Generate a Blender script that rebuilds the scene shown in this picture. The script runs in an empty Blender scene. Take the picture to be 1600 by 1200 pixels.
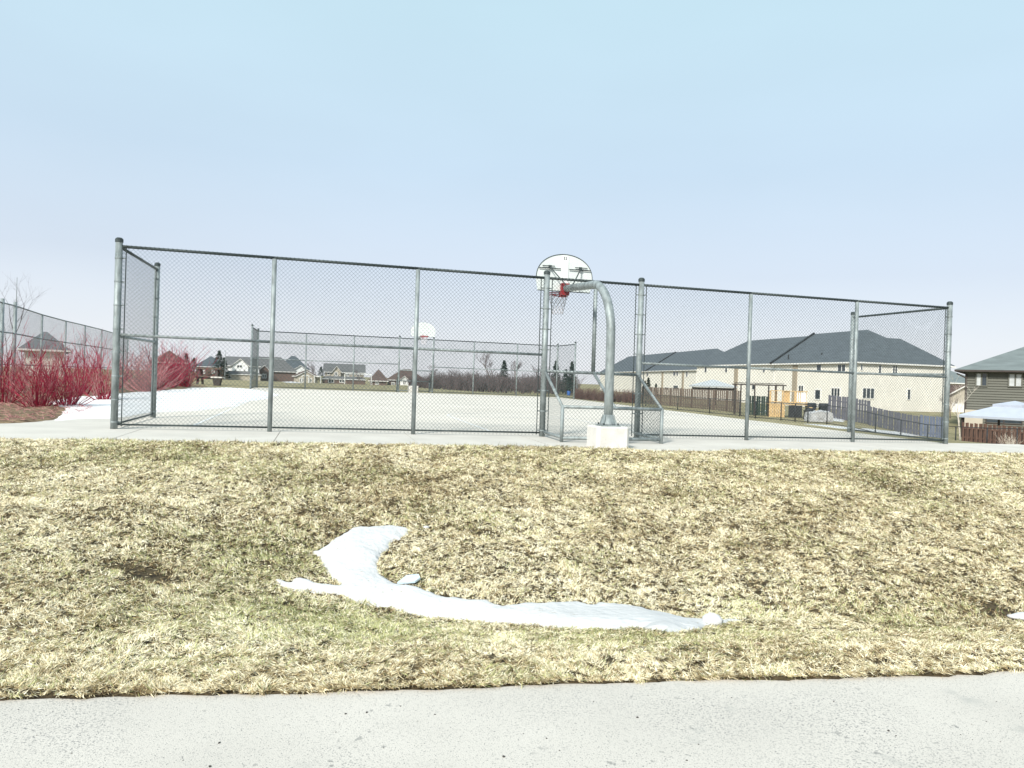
import bpy, math, random
import numpy as np
from mathutils import Vector, Matrix
R = math.radians
random.seed(7); rng = np.random.default_rng(7)
sc = bpy.context.scene
COL = sc.collection

# ------------------------------------------------------------------ camera, sky, sun, exposure
EYE = 1.026                      # eye height above the corner of the court
F = 1156.2; PITCH = -0.0044; ROLL = 0.0311
cam_d = bpy.data.cameras.new('camera'); cam = bpy.data.objects.new('camera', cam_d); COL.objects.link(cam)
cam_d.sensor_width = 36; cam_d.lens = F / 1600 * 36; cam_d.clip_start = 0.05; cam_d.clip_end = 3000
cam.matrix_world = Matrix.Translation((0, 0, EYE)) @ Matrix.Rotation(math.pi / 2 + PITCH, 4, 'X') @ Matrix.Rotation(ROLL, 4, 'Z')
sc.camera = cam
SUN_EL, SUN_AZ = 37, 205         # azimuth clockwise from +Y (behind the camera, a little to the left)
world = bpy.data.worlds.new('World'); sc.world = world; world.use_nodes = True
nt = world.node_tree; nt.nodes.clear()
wo = nt.nodes.new('ShaderNodeOutputWorld'); bg = nt.nodes.new('ShaderNodeBackground')
sky = nt.nodes.new('ShaderNodeTexSky'); sky.sky_type = 'NISHITA'; sky.sun_disc = False
sky.sun_elevation = R(SUN_EL); sky.sun_rotation = R(SUN_AZ); sky.air_density = 1.0; sky.dust_density = 3.0; sky.ozone_density = 2.0
mixh = nt.nodes.new('ShaderNodeMix'); mixh.data_type = 'RGBA'; mixh.inputs[0].default_value = 0.88
# thin even cloud veil over the clear sky
tc = nt.nodes.new('ShaderNodeTexCoord'); sep = nt.nodes.new('ShaderNodeSeparateXYZ'); nt.links.new(tc.outputs['Generated'], sep.inputs[0])
cr = nt.nodes.new('ShaderNodeValToRGB'); e = cr.color_ramp.elements
e[0].position = 0.0; e[0].color = (5.0, 5.1, 5.3, 1); e[1].position = 0.45; e[1].color = (3.15, 4.25, 4.75, 1)
m1 = cr.color_ramp.elements.new(0.14); m1.color = (3.55, 3.95, 4.5, 1)
m2 = cr.color_ramp.elements.new(0.27); m2.color = (3.15, 3.9, 4.55, 1)
nz = nt.nodes.new('ShaderNodeTexNoise'); nz.inputs['Scale'].default_value = 1.6; nz.inputs['Detail'].default_value = 4
mp = nt.nodes.new('ShaderNodeMapping'); mp.inputs['Scale'].default_value = (1, 1, 3.2); nt.links.new(tc.outputs['Generated'], mp.inputs[0]); nt.links.new(mp.outputs[0], nz.inputs['Vector'])
mr = nt.nodes.new('ShaderNodeMapRange'); mr.inputs[1].default_value = .3; mr.inputs[2].default_value = .7; mr.inputs[3].default_value = .965; mr.inputs[4].default_value = 1.035
nt.links.new(nz.outputs['Fac'], mr.inputs[0]); vm = nt.nodes.new('ShaderNodeVectorMath'); vm.operation = 'SCALE'
nt.links.new(sep.outputs['Z'], cr.inputs[0]); nt.links.new(cr.outputs[0], vm.inputs[0]); nt.links.new(mr.outputs[0], vm.inputs['Scale'])
nt.links.new(sky.outputs[0], mixh.inputs[6]); nt.links.new(vm.outputs[0], mixh.inputs[7])
nt.links.new(mixh.outputs[2], bg.inputs[0]); bg.inputs[1].default_value = 0.1
nt.links.new(bg.outputs[0], wo.inputs[0])
sl = bpy.data.lights.new('sun', 'SUN'); sun = bpy.data.objects.new('sun', sl); COL.objects.link(sun)
sl.energy = 2.7; sl.angle = R(9); sl.color = (1, .965, .9)
sd = Vector((math.sin(R(SUN_AZ)) * math.cos(R(SUN_EL)), math.cos(R(SUN_AZ)) * math.cos(R(SUN_EL)), math.sin(R(SUN_EL))))
sun.rotation_euler = sd.to_track_quat('Z', 'Y').to_euler()
sc.view_settings.view_transform = 'Standard'; sc.view_settings.look = 'None'; sc.view_settings.gamma = 1
sc.view_settings.use_curve_mapping = False; sc.view_settings.exposure = 1.0

# ------------------------------------------------------------------ measuring helpers
def ray(px, py):
    U = px - 800; V = 600 - py; c, s = math.cos(ROLL), math.sin(ROLL)
    u = (U * c - V * s) / F; v = (U * s + V * c) / F
    c, s = math.cos(PITCH), math.sin(PITCH)
    return Vector((u, c - v * s, s + v * c))
def at(px, py, Y):                       # a point seen in that direction, Y metres in front
    d = ray(px, py); d = d * (Y / d.y); return Vector((d.x, d.y, d.z + EYE))
X0, Y0, TH, LEN, WID = -6.74, 12.573, 0.253, 17.209, 28.85   # the court: corner, turn, sizes
cT, sT = math.cos(TH), math.sin(TH)
def plane(s, t): return -0.006 * s + 0.0075 * t
def c2w(s, t, h=0.0):                    # court coordinates to world
    return Vector((X0 + s * cT - t * sT, Y0 + s * sT + t * cT, plane(s, t) + h))
def sm(a, b, x):
    k = np.clip((x - a) / (b - a), 0, 1); return k * k * (3 - 2 * k)
def vnoise(x, y, sc_, seed):
    x = np.asarray(x, float) / sc_; y = np.asarray(y, float) / sc_
    xi = np.floor(x); yi = np.floor(y); fx = x - xi; fy = y - yi
    fx = fx * fx * (3 - 2 * fx); fy = fy * fy * (3 - 2 * fy)
    def h(a, b):
        v = np.sin(a * 127.1 + b * 311.7 + seed * 74.7) * 43758.5453; return v - np.floor(v)
    return (h(xi, yi) * (1 - fx) + h(xi + 1, yi) * fx) * (1 - fy) + (h(xi, yi + 1) * (1 - fx) + h(xi + 1, yi + 1) * fx) * fy
PATH_Z = EYE - 1.55
def y_path(x): return 3.735 + 0.143 * x + 0.014 * np.sin(x * 2.3) + 0.008 * np.sin(x * 7.1) + .006 * np.sin(x * 23) + .004 * np.sin(x * 61)
TE = -2.2
def t_edge(s): return TE - 0.45 * np.exp(-((s - 9.3) / 1.3) ** 2) + 0.03 * np.sin(s * 1.9) + .02 * np.sin(s * 4.3)
def T(x, y):                              # height of the ground
    x = np.asarray(x, float); y = np.asarray(y, float)
    s = (x - X0) * cT + (y - Y0) * sT; t = -(x - X0) * sT + (y - Y0) * cT
    pl = -0.006 * np.clip(s, -40, 60) + 0.0075 * np.clip(t, -30, 34)
    far = np.clip(y - 42, 0, 2000)
    left = pl - 0.0089 * np.clip(far, 0, 190)
    right = (EYE - 2.1) - 0.95 * sm(.42, .58, x / np.maximum(y, 8)) * (1 - sm(58, 85, y)) + 0 * y
    w = sm(1.0, 5, s - LEN) * np.clip((y - 16.5) / 26, 0, 1)
    hi = left * (1 - w) + right * w - 0.02
    te = t_edge(s)
    # bank: from the apron edge down to the ditch and up to the path
    ye = Y0 + (te / cT) + (x - X0) * sT / cT
    yp = y_path(x); yd = 6.02 + 0.07 * np.clip(x, -1, 9) + 0.35 * sm(-.6, -3, x)
    kd = sm(-4.2, -.6, x)
    zd = EYE - 1.44 - 0.44 * kd
    zp = PATH_Z + 0.003 + .014 * vnoise(x, y * .2, .35, 9)
    ze = -0.006 * np.clip(s, -40, 60) + 0.0075 * te + 0.012
    u = np.clip((y - yd) / np.maximum(ye - yd, .1), 0, 1); v = np.clip((y - yp) / (yd - yp), 0, 1)
    up = zd + (ze - zd) * (1 - (1 - u) ** 1.25)
    dn = zp + (zd - zp) * sm(0.05, 1, v)
    bank = np.where(y > yd, up, dn)
    bank = bank + (vnoise(x, y, .45, 1) - .5) * .045 * sm(0, .25, v) * sm(1, .93, u) + (vnoise(x, y, 1.7, 2) - .5) * .07 * sm(0, .3, v) * sm(1, .85, u)
    z = np.where(t > te, hi, bank)
    z = np.where(y < yp, PATH_Z - 0.03, z)
    return z
def Tz(x, y): return float(T(x, y))
def ground_at(px, py):
    d = ray(px, py); a, b = 1.0, 1.0; k = 2.5
    while k < 900:
        if EYE + d.z / d.y * k < Tz(d.x / d.y * k, k): break
        k *= 1.01
    lo, hi = k / 1.01, k
    for _ in range(20):
        m = (lo + hi) / 2
        if EYE + d.z / d.y * m < Tz(d.x / d.y * m, m): hi = m
        else: lo = m
    return Vector((d.x / d.y * hi, hi, EYE + d.z / d.y * hi))

# ------------------------------------------------------------------ materials
MATS = {}
def mat(name, col, rough=.7, metal=0, var=.15, scale=8, bump=0, bscale=None, spec=.3, col2=None, detail=5, stretch=None):
    if name in MATS: return MATS[name]
    m = bpy.data.materials.new(name); m.use_nodes = True; n = m.node_tree.nodes; l = m.node_tree.links
    b = n['Principled BSDF']; b.inputs['Roughness'].default_value = rough; b.inputs['Metallic'].default_value = metal
    b.inputs['Specular IOR Level'].default_value = spec
    t = n.new('ShaderNodeTexCoord'); mpn = n.new('ShaderNodeMapping'); l.new(t.outputs['Object'], mpn.inputs[0])
    if stretch: mpn.inputs['Scale'].default_value = stretch
    z = n.new('ShaderNodeTexNoise'); z.inputs['Scale'].default_value = scale; z.inputs['Detail'].default_value = detail; l.new(mpn.outputs[0], z.inputs['Vector'])
    r = n.new('ShaderNodeValToRGB'); l.new(z.outputs['Fac'], r.inputs[0])
    c2 = col2 or tuple(min(1, c * (1 + var)) for c in col)
    c1 = col if col2 else tuple(c * (1 - var) for c in col)
    r.color_ramp.elements[0].position = .32; r.color_ramp.elements[0].color = (*c1, 1)
    r.color_ramp.elements[1].position = .68; r.color_ramp.elements[1].color = (*c2, 1)
    l.new(r.outputs[0], b.inputs['Base Color'])
    if bump:
        z2 = n.new('ShaderNodeTexNoise'); z2.inputs['Scale'].default_value = bscale or scale * 4; z2.inputs['Detail'].default_value = 6
        l.new(mpn.outputs[0], z2.inputs['Vector'])
        bp = n.new('ShaderNodeBump'); bp.inputs['Strength'].default_value = bump; bp.inputs['Distance'].default_value = .02
        l.new(z2.outputs['Fac'], bp.inputs['Height']); l.new(bp.outputs[0], b.inputs['Normal'])
    MATS[name] = m; return m
def speckle(m, scale, thr, col, wob=None, width=.03):
    """adds small separate specks of another colour to a material"""
    n = m.node_tree.nodes; l = m.node_tree.links; b = n['Principled BSDF']
    src = b.inputs['Base Color'].links[0].from_socket
    t = n.new('ShaderNodeTexCoord'); z = n.new('ShaderNodeTexNoise'); z.inputs['Scale'].default_value = scale; z.inputs['Detail'].default_value = 3
    l.new(t.outputs['Object'], z.inputs['Vector'])
    r = n.new('ShaderNodeMapRange'); r.inputs[1].default_value = thr; r.inputs[2].default_value = thr + width; l.new(z.outputs['Fac'], r.inputs[0])
    fac = r.outputs[0]
    if wob:
        z2 = n.new('ShaderNodeTexNoise'); z2.inputs['Scale'].default_value = wob; l.new(t.outputs['Object'], z2.inputs['Vector'])
        r2 = n.new('ShaderNodeMapRange'); r2.inputs[1].default_value = .45; r2.inputs[2].default_value = .62; l.new(z2.outputs['Fac'], r2.inputs[0])
        mu = n.new('ShaderNodeMath'); mu.operation = 'MULTIPLY'; l.new(fac, mu.inputs[0]); l.new(r2.outputs[0], mu.inputs[1]); fac = mu.outputs[0]
    mx = n.new('ShaderNodeMix'); mx.data_type = 'RGBA'; l.new(fac, mx.inputs[0]); l.new(src, mx.inputs[6]); mx.inputs[7].default_value = (*col, 1)
    l.new(mx.outputs[2], b.inputs['Base Color']); return m

GALV = mat('galvanised_steel', (.245, .275, .275), .55, .3, .3, 14, .2, 60, stretch=(1, 1, .35))
speckle(GALV, 40, .62, (.22, .27, .27))
GALVD = mat('weathered_steel', (.055, .068, .068), .55, .45, .25, 20, .1)
WIRE = mat('mesh_wire', (.075, .095, .095), .5, .4, .2, 6)
CONC = mat('concrete', (.54, .51, .46), .9, 0, .07, 1.3, .35, 45); speckle(CONC, 60, .66, (.3, .28, .25), 2)
CONB = mat('cast_concrete', (.62, .60, .56), .9, 0, .08, 6, .3, 50); speckle(CONB, 45, .68, (.34, .32, .3))
COURT = mat('court_paving', (.61, .565, .50), .9, 0, .06, .35, .25, 60); speckle(COURT, 3.1, .60, (.46, .435, .40), .3, .2)
ASPH = mat('path_asphalt', (.535, .50, .45), .92, 0, .06, 1.1, .2, 160)
speckle(ASPH, 95, .56, (.25, .24, .23), .9, .09); speckle(ASPH, 180, .60, (.15, .15, .15), None, .07); speckle(ASPH, 5, .62, (.38, .37, .34), 1.3, .16); speckle(ASPH, 22, .66, (.28, .27, .25), 2.2, .05)
SOIL = mat('soil_and_thatch', (.022, .016, .009), 1, 0, .3, 14, .6, 70, col2=(.10, .075, .04)); 
FIELD = mat('field_turf', (.17, .15, .075), 1, 0, .25, .6, .6, 9, col2=(.36, .31, .18)); speckle(FIELD, 9, .56, (.10, .09, .04), None, .2)
MULCH = mat('mulch', (.05, .026, .018), 1, 0, .4, 7, .9, 40, col2=(.30, .22, .13))
def snow_mat():
    m = mat('old_snow', (.57, .565, .56), .8, 0, .05, 3.2, .9, 16, spec=.1)
    speckle(m, 34, .62, (.40, .36, .30), 3, .08); m.node_tree.nodes['Principled BSDF'].inputs['Subsurface Weight'].default_value = .0
    return m
SNOW = snow_mat()
ICE = mat('packed_ice', (.50, .60, .66), .4, 0, .12, 9, .3, 30)
WHITE = mat('white_paint', (.78, .79, .77), .5, 0, .04, 5)
LINEW = mat('line_paint', (.74, .74, .73), .85, 0, .08, 9)
REDP = mat('red_rim_paint', (.27, .02, .025), .45, 0, .15, 12)
NETC = mat('net_cord', (.62, .60, .62), .9, 0, .1, 20)
NETR = mat('net_cord_red', (.40, .12, .14), .9, 0, .1, 20)
BLACK = mat('black_coated_metal', (.025, .027, .03), .5, 0, .2, 10)
BRED = mat('red_dogwood_bark', (.28, .014, .04), .6, 0, .5, 5)
BPINK = mat('old_dogwood_bark', (.48, .22, .22), .8, 0, .3, 5)
BARK = mat('grey_bark', (.16, .13, .11), .9, 0, .25, 6, .4, 30)
TWIG = mat('bare_twigs', (.13, .10, .10), .9, 0, .25, 1.5)
PALEBARK = mat('pale_bark', (.50, .45, .38), .8, 0, .15, 6)
CONIF = mat('conifer_needles', (.025, .045, .028), .9, 0, .35, 3, .4, 12)
STUCCO = mat('cream_siding', (.72, .69, .62), .85, 0, .04, .6, .15, 8)
SLATE = mat('slate_grey_shingles', (.085, .10, .112), .9, 0, .12, .8, .3, 7, stretch=(1, 1, 6))
SLATE2 = mat('grey_green_shingles', (.15, .175, .175), .9, 0, .12, .8, .3, 7, stretch=(1, 1, 6))
BROWNR = mat('brown_shingles', (.11, .075, .065), .9, 0, .15, .8, .3, 7, stretch=(1, 1, 6))
GREYR = mat('weathered_grey_shingles', (.13, .13, .13), .9, 0, .15, .8, .3, 7, stretch=(1, 1, 6))
GLASS = mat('dark_window_glass', (.035, .045, .055), .12, 0, .2, 2, spec=.6)
CURT = mat('curtained_glass', (.45, .47, .47), .3, 0, .12, 3, spec=.5)
TRIM = mat('white_trim', (.72, .71, .68), .6, 0, .03, 3)
BEIGE = mat('beige_siding', (.42, .38, .31), .85, 0, .06, 1)
BRICK = mat('red_brown_brick', (.15, .105, .09), .9, 0, .2, 5)
OLIVE = mat('olive_grey_siding', (.125, .125, .105), .75, 0, .07, 1.2, stretch=(.4, .4, 3))
DTRIM = mat('dark_brown_trim', (.05, .04, .035), .6, 0, .15, 3)
CEDAR = mat('red_brown_stained_wood', (.13, .075, .055), .8, 0, .3, 3, .3, 20, stretch=(4, 4, .6))
WOODF = mat('weathered_fence_wood', (.17, .13, .105), .85, 0, .22, 2.5, .3, 20, stretch=(4, 4, .6))
DECK = mat('new_pine_boards', (.55, .38, .19), .8, 0, .15, 4)
CANVAS = mat('pale_blue_canopy', (.40, .43, .49), .75, 0, .04, 2)
CANVG = mat('grey_canopy', (.42, .44, .45), .75, 0, .06, 2)
BLUE = mat('blue_plastic', (.03, .12, .42), .4, 0, .1, 4)
TRASH = mat('grey_garden_cover', (.40, .40, .40), .7, 0, .15, 3)
SLATD = mat('dark_lattice_panels', (.10, .10, .12), .8, 0, .2, 3)
BLUEG = mat('blue_grey_lattice_panels', (.13, .15, .21), .8, 0, .2, 3)

# ------------------------------------------------------------------ mesh building
class MB:
    def __init__(s): s.v = []; s.f = []
    def box(s, c, size, M=None):
        x, y, z = [k / 2 for k in size]; b = len(s.v); c = Vector(c)
        for dx, dy, dz in ((-x,-y,-z),(x,-y,-z),(x,y,-z),(-x,y,-z),(-x,-y,z),(x,-y,z),(x,y,z),(-x,y,z)):
            p = Vector((dx, dy, dz)); p = (M @ p) if M else p; s.v.append(tuple(p + c))
        for q in ((0,3,2,1),(4,5,6,7),(0,1,5,4),(1,2,6,5),(2,3,7,6),(3,0,4,7)): s.f.append(tuple(b + i for i in q))
        return s
    def bar(s, a, b_, w, h):              # box section between two points
        a, b_ = Vector(a), Vector(b_); d = b_ - a; L = d.length; d.normalize()
        side = d.cross(Vector((0, 0, 1))); side = Vector((1, 0, 0)) if side.length < 1e-4 else side.normalized()
        up = side.cross(d); M = Matrix((side, d, up)).transposed(); return s.box((a + b_) / 2, (w, L, h), M)
    def tube(s, pts, r, n=8, cap=True):
        pts = [Vector(p) for p in pts]; rs = r if isinstance(r, (list, tuple)) else [r] * len(pts); b = len(s.v); up = None
        for i, p in enumerate(pts):
            d = (pts[min(i + 1, len(pts) - 1)] - pts[max(i - 1, 0)]).normalized()
            if up is None: up = d.orthogonal().normalized()
            else: up = (up - d * up.dot(d)).normalized()
            w = d.cross(up)
            for k in range(n):
                a = 2 * math.pi * k / n; s.v.append(tuple(p + (up * math.cos(a) + w * math.sin(a)) * rs[i]))
        for i in range(len(pts) - 1):
            for k in range(n):
                k2 = (k + 1) % n; s.f.append((b + i*n + k, b + i*n + k2, b + (i+1)*n + k2, b + (i+1)*n + k))
        if cap:
            s.f.append(tuple(b + k for k in range(n))[::-1]); s.f.append(tuple(b + (len(pts)-1)*n + k for k in range(n)))
        return s
    def prism(s, poly, z0, z1):           # polygon of xy points
        b = len(s.v); n = len(poly)
        for z in (z0, z1):
            for p in poly: s.v.append((p[0], p[1], z))
        s.f.append(tuple(range(b, b + n))[::-1]); s.f.append(tuple(range(b + n, b + 2*n)))
        for i in range(n): j = (i + 1) % n; s.f.append((b + i, b + j, b + n + j, b + n + i))
        return s
    def face(s, pts):
        b = len(s.v); s.v += [tuple(p) for p in pts]; s.f.append(tuple(range(b, b + len(pts)))); return s
    def xf(s, M): s.v = [tuple(M @ Vector(p)) for p in s.v]; return s
    def build(s, name, m, parent=None, smooth=False, **props):
        me = bpy.data.meshes.new(name); me.from_pydata(s.v, [], s.f); me.update()
        if smooth: me.polygons.foreach_set('use_smooth', [True] * len(me.polygons))
        me.materials.append(m); o = bpy.data.objects.new(name, me); COL.objects.link(o)
        if parent: o.parent = parent; o.matrix_parent_inverse = parent.matrix_world.inverted() if False else Matrix.Identity(4)
        for k, v in props.items(): o[k] = v
        return o
def empty(name, label, cat, loc=(0, 0, 0), rz=0, group=None):
    o = bpy.data.objects.new(name, None); COL.objects.link(o); o.location = loc; o.rotation_euler = (0, 0, rz); o.empty_display_size = .2
    o['label'] = label; o['category'] = cat
    if group: o['group'] = group
    return o
def tag(o, label, cat, group=None):
    o['label'] = label; o['category'] = cat
    if group: o['group'] = group
    return o
def copy_tree(o, parent=None):
    c = o.copy(); COL.objects.link(c); c.parent = parent
    for ch in list(o.children): copy_tree(ch, c)
    return c
def np_mesh(name, V, Fc, m, smooth=True):
    me = bpy.data.meshes.new(name); k = Fc.shape[1]
    me.vertices.add(len(V)); me.vertices.foreach_set('co', V.astype(np.float32).ravel())
    me.loops.add(Fc.size); me.loops.foreach_set('vertex_index', Fc.astype(np.int32).ravel())
    me.polygons.add(len(Fc)); me.polygons.foreach_set('loop_start', np.arange(0, Fc.size, k, dtype=np.int32))
    me.polygons.foreach_set('use_smooth', np.full(len(Fc), smooth)); me.update(calc_edges=True)
    me.materials.append(m); o = bpy.data.objects.new(name, me); COL.objects.link(o); return o
def inside(poly, X, Y):
    r = np.zeros(X.shape, bool); n = len(poly); D = np.full(X.shape, 1e9)
    for i in range(n):
        x1, y1 = poly[i]; x2, y2 = poly[(i + 1) % n]
        c = ((y1 > Y) != (y2 > Y)) & (X < (x2 - x1) * (Y - y1) / ((y2 - y1) or 1e-9) + x1); r ^= c
        dx, dy = x2 - x1, y2 - y1; k = np.clip(((X - x1) * dx + (Y - y1) * dy) / (dx*dx + dy*dy + 1e-12), 0, 1)
        D = np.minimum(D, np.hypot(X - x1 - k * dx, Y - y1 - k * dy))
    return np.where(r, D, -D)
def grid_faces(nx, ny):
    i, j = np.meshgrid(np.arange(nx - 1), np.arange(ny - 1), indexing='ij'); a = i * ny + j
    return np.stack([a, a + ny, a + ny + 1, a + 1], -1).reshape(-1, 4)

# ------------------------------------------------------------------ ground
xs = np.unique(np.concatenate([np.linspace(-900, -60, 22), np.linspace(-60, -12, 40), np.linspace(-12, 12, 340), np.linspace(12, 70, 60), np.linspace(70, 900, 22)]))
ys = np.unique(np.concatenate([np.linspace(-40, 2.9, 14), np.linspace(2.9, 16.5, 340), np.linspace(16.5, 90, 110), np.linspace(90, 300, 40), np.linspace(300, 1500, 14)]))
GX, GY = np.meshgrid(xs, ys, indexing='ij')
V = np.stack([GX, GY, T(GX, GY)], -1).reshape(-1, 3)
gmat = SOIL
g = np_mesh('ground', V, grid_faces(len(xs), len(ys)), SOIL); g.data.materials.append(FIELD); g['kind'] = 'structure'
cy = V[grid_faces(len(xs), len(ys))[:, 0], 1]; g.data.polygons.foreach_set('material_index', (cy > 14.6).astype(np.int32))

# path in front: a sheet whose far edge follows the turf
px_ = np.linspace(-60, 60, 1201); V = []
for x in px_:
    ye = float(y_path(x)); V += [(x, -30, PATH_Z), (x, ye + .004, PATH_Z), (x, ye + .004, PATH_Z - .05)]
n = len(px_); i = np.arange(n - 1)
Fq = np.concatenate([np.stack([i*3, (i+1)*3, (i+1)*3+1, i*3+1], -1), np.stack([i*3+1, (i+1)*3+1, (i+1)*3+2, i*3+2], -1)])
p = np_mesh('path', np.array(V), Fq, ASPH, False); p['kind'] = 'structure'

# court slab, apron slabs, walkway
def slab(name, poly_st, top=0.0, thick=.1, m=CONC, parent=None, kind='structure'):
    b = MB(); n = len(poly_st)
    for h in (top - thick, top):
        for s_, t_ in poly_st: b.v.append(tuple(c2w(s_, t_, h)))
    b.f.append(tuple(range(n))[::-1]); b.f.append(tuple(range(n, 2*n)))
    for i in range(n): j = (i+1) % n; b.f.append((i, j, n + j, n + i))
    o = b.build(name, m, parent)
    if kind: o['kind'] = kind
    return o
slab('court_surface', [(-.12, .25), (LEN + .12, .25), (LEN + .12, WID + .1), (-.12, WID + .1)], 0.0, .1, COURT)
apron = slab('apron', [(-1.8, .244), (-1.8, TE + .15), (-1.806, TE + .15), (-1.806, .244)], -.03, .05, CONC)
joints = [-1.8, .42, 2.7, 4.95, 7.2, 9.9, 12.2, 14.5, 17.0, 19.6]
for a, b_ in zip(joints[:-1], joints[1:]):
    top = random.uniform(-.002, .002)
    ss = np.linspace(a + .006, b_ - .006, 8)
    slab('slab', [(a + .006, .244)] + [(float(s_), float(t_edge(s_)) + .02) for s_ in ss] + [(b_ - .006, .244)], top, .1, CONC, apron, None)
# walkway coming in from the left and running back along the court side
wk = [(-1.812, .244), (-1.812, TE - .02), (-3.5, TE - .06), (-6, TE - .0), (-12, TE + .1), (-30, TE + .4), (-30, 2.3), (-14, 1.4), (-6, 1.1), (-4.1, 1.0), (-3.6, 1.3), (-3.2, 3), (-3.2, 26), (-.13, 26), (-.13, .25), (-1.79, .25)]
slab('walkway', wk, -.002, .1, CONC)
# walkway beyond the right end
slab('side_walkway', [(LEN + 2.4, -2.25), (LEN + 2.4, .3), (LEN + 1.9, 1.2), (LEN + 1.9, 24), (LEN + .4, 24), (LEN + .4, .3), (LEN + .4, .25), (19.61, .244), (19.61, -2.2)][:2] + [(LEN + 2.41, .244), (19.62, .244), (19.62, -2.2)], -.004, .08, CONC)
# painted court lines
def line(pts, w=.05):
    b = MB()
    for (s1, t1), (s2, t2) in zip(pts[:-1], pts[1:]):
        d = Vector((s2 - s1, t2 - t1)).normalized() * w / 2; q = (-d.y, d.x)
        b.face([c2w(s1 + q[0], t1 + q[1], .004), c2w(s1 - q[0], t1 - q[1], .004), c2w(s2 - q[0], t2 - q[1], .004), c2w(s2 + q[0], t2 + q[1], .004)])
    o = b.build('painted_line', LINEW); o['kind'] = 'structure'
line([(1.1, 1.0), (1.1, WID - 1)]); line([(LEN - 1.1, 1.0), (LEN - 1.1, WID - 1)])
line([(1.1, WID / 2), (LEN - 1.1, WID / 2)])
for q in (0, 1):
    f = (lambda t: t) if q == 0 else (lambda t: WID - t)
    line([(1.13, f(1.0)), (LEN - 1.13, f(1.0))]); line([(6.8, f(1.03)), (6.8, f(6.2)), (10.4, f(6.2)), (10.4, f(1.03))])
    line([(8.6 + 1.8 * math.cos(a), f(6.25 + 1.8 * math.sin(a))) for a in np.linspace(0, math.pi, 17)])

# planting bed at the left
bedpx = [(-160, 668), (-60, 668), (0, 664), (40, 663), (75, 660), (100, 655), (128, 650), (150, 642), (120, 636), (60, 628), (0, 618), (-160, 612)]
def sheet(name, pts, m, thick, step, edge=.12, seed=3, amp=.3, kind=None):
    P = np.array([[q[0], q[1]] for q in pts]); x0, y0 = P.min(0) - step * 2; x1, y1 = P.max(0) + step * 2
    xs = np.arange(x0, x1, step); ys = np.arange(y0, y1, step); X, Y = np.meshgrid(xs, ys, indexing='ij')
    D = inside([tuple(q) for q in P], X, Y) + (vnoise(X, Y, step * 3, seed) - .5) * step * 1.4 + (vnoise(X, Y, step * 9, seed + 1) - .5) * step * 2.0
    h = thick * (1 - np.exp(-np.clip(D, 0, None) / edge)) * (1 + amp * (vnoise(X, Y, .35, seed) - .5) * 2) 
    h = np.where(D > 0, h + .004, -.01 + D * .5)
    Z = T(X, Y) + h
    Fc = grid_faces(len(xs), len(ys)); Df = D.ravel()[Fc].max(1); Fc = Fc[Df > -step * .2]
    used, inv = np.unique(Fc, return_inverse=True)
    V = np.stack([X, Y, Z], -1).reshape(-1, 3)[used]; o = np_mesh(name, V, inv.reshape(-1, 4), m)
    if kind: o['kind'] = kind
    return o
G = lambda L: [ground_at(*q) for q in L]
BEDP = G(bedpx)
sheet('planting_bed', BEDP, MULCH, .07, .06, .2, kind='structure')
sheet('planting_bed', [c2w(s_, t_) for s_, t_ in [(-3, 6), (-2.9, 14), (-2.6, 30), (-7, 30), (-8, 14), (-6, 5)]], MULCH, .05, .2, .3, kind='structure')
# ------------------------------------------------------------------ snow
snow_px = [(426,907),(432,904),(440,907),(452,911),(458,905),(470,904),(484,908),(497,914),(515,915),(533,916),(527,909),(517,903),(512,896),(510,890),(503,883),(496,875),(494,868),(489,864),(490,861),(497,862),(505,855),(517,846),(530,838),(540,830),(548,826),(560,823),(585,822),(600,823),(610,821),(622,823),(636,825),(640,829),(637,834),(625,842),(613,846),(606,853),(604,860),(596,867),(592,880),(590,890),(594,898),(602,903),(612,908),(628,915),(645,916),(655,919),(668,925),(690,932),(705,933),(718,934),(735,938),(750,937),(762,939),(775,945),(785,948),(800,947),(810,945),(825,943),(850,943),(880,941),(905,940),(918,944),(928,946),(935,943),(950,944),(970,947),(985,948),(1005,950),(1020,956),(1045,959),(1060,964),(1080,968),(1098,970),(1120,971),(1140,968),(1165,970),(1150,973),(1120,977),(1102,980),(1095,985),(1080,986),(1068,990),(1045,991),(1010,988),(1000,984),(960,985),(940,984),(905,983),(870,983),(855,981),(845,978),(825,977),(800,976),(780,974),(750,972),(730,970),(700,968),(680,966),(665,965),(650,963),(630,957),(610,952),(592,949),(575,946),(558,941),(545,937),(533,930),(515,928),(495,927),(475,925),(460,924),(450,921),(440,918),(433,914)]
SNOWP = [(q.x, q.y) for q in G(snow_px)]
o = sheet('snow_drift', [Vector((a, b, 0)) for a, b in SNOWP], SNOW, .045, .018, .07, amp=.45)
tag(o, 'long crescent of melting snow lying in the grassy ditch', 'snow')
def chunk(name, px, py, r, sq, m, label, cat='snow', seed=1, lift=.6):
    p = ground_at(px, py); b = MB(); rnd = random.Random(seed)
    import bmesh
    bm = bmesh.new(); bmesh.ops.create_icosphere(bm, subdivisions=3, radius=1)
    for v in bm.verts:
        k = 1 + .14 * (float(vnoise(v.co.x * 3 + 9, v.co.y * 3 + v.co.z * 2, 1, seed)) - .5) * 2
        v.co = Vector((v.co.x * r * k, v.co.y * r * k * sq[0], v.co.z * r * k * sq[1]))
    me = bpy.data.meshes.new(name); bm.to_mesh(me); bm.free(); me.materials.append(m)
    for q in me.polygons: q.use_smooth = True
    o = bpy.data.objects.new(name, me); COL.objects.link(o); o.location = (p.x, p.y, p.z + r * sq[1] * lift); tag(o, label, cat); return o
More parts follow.
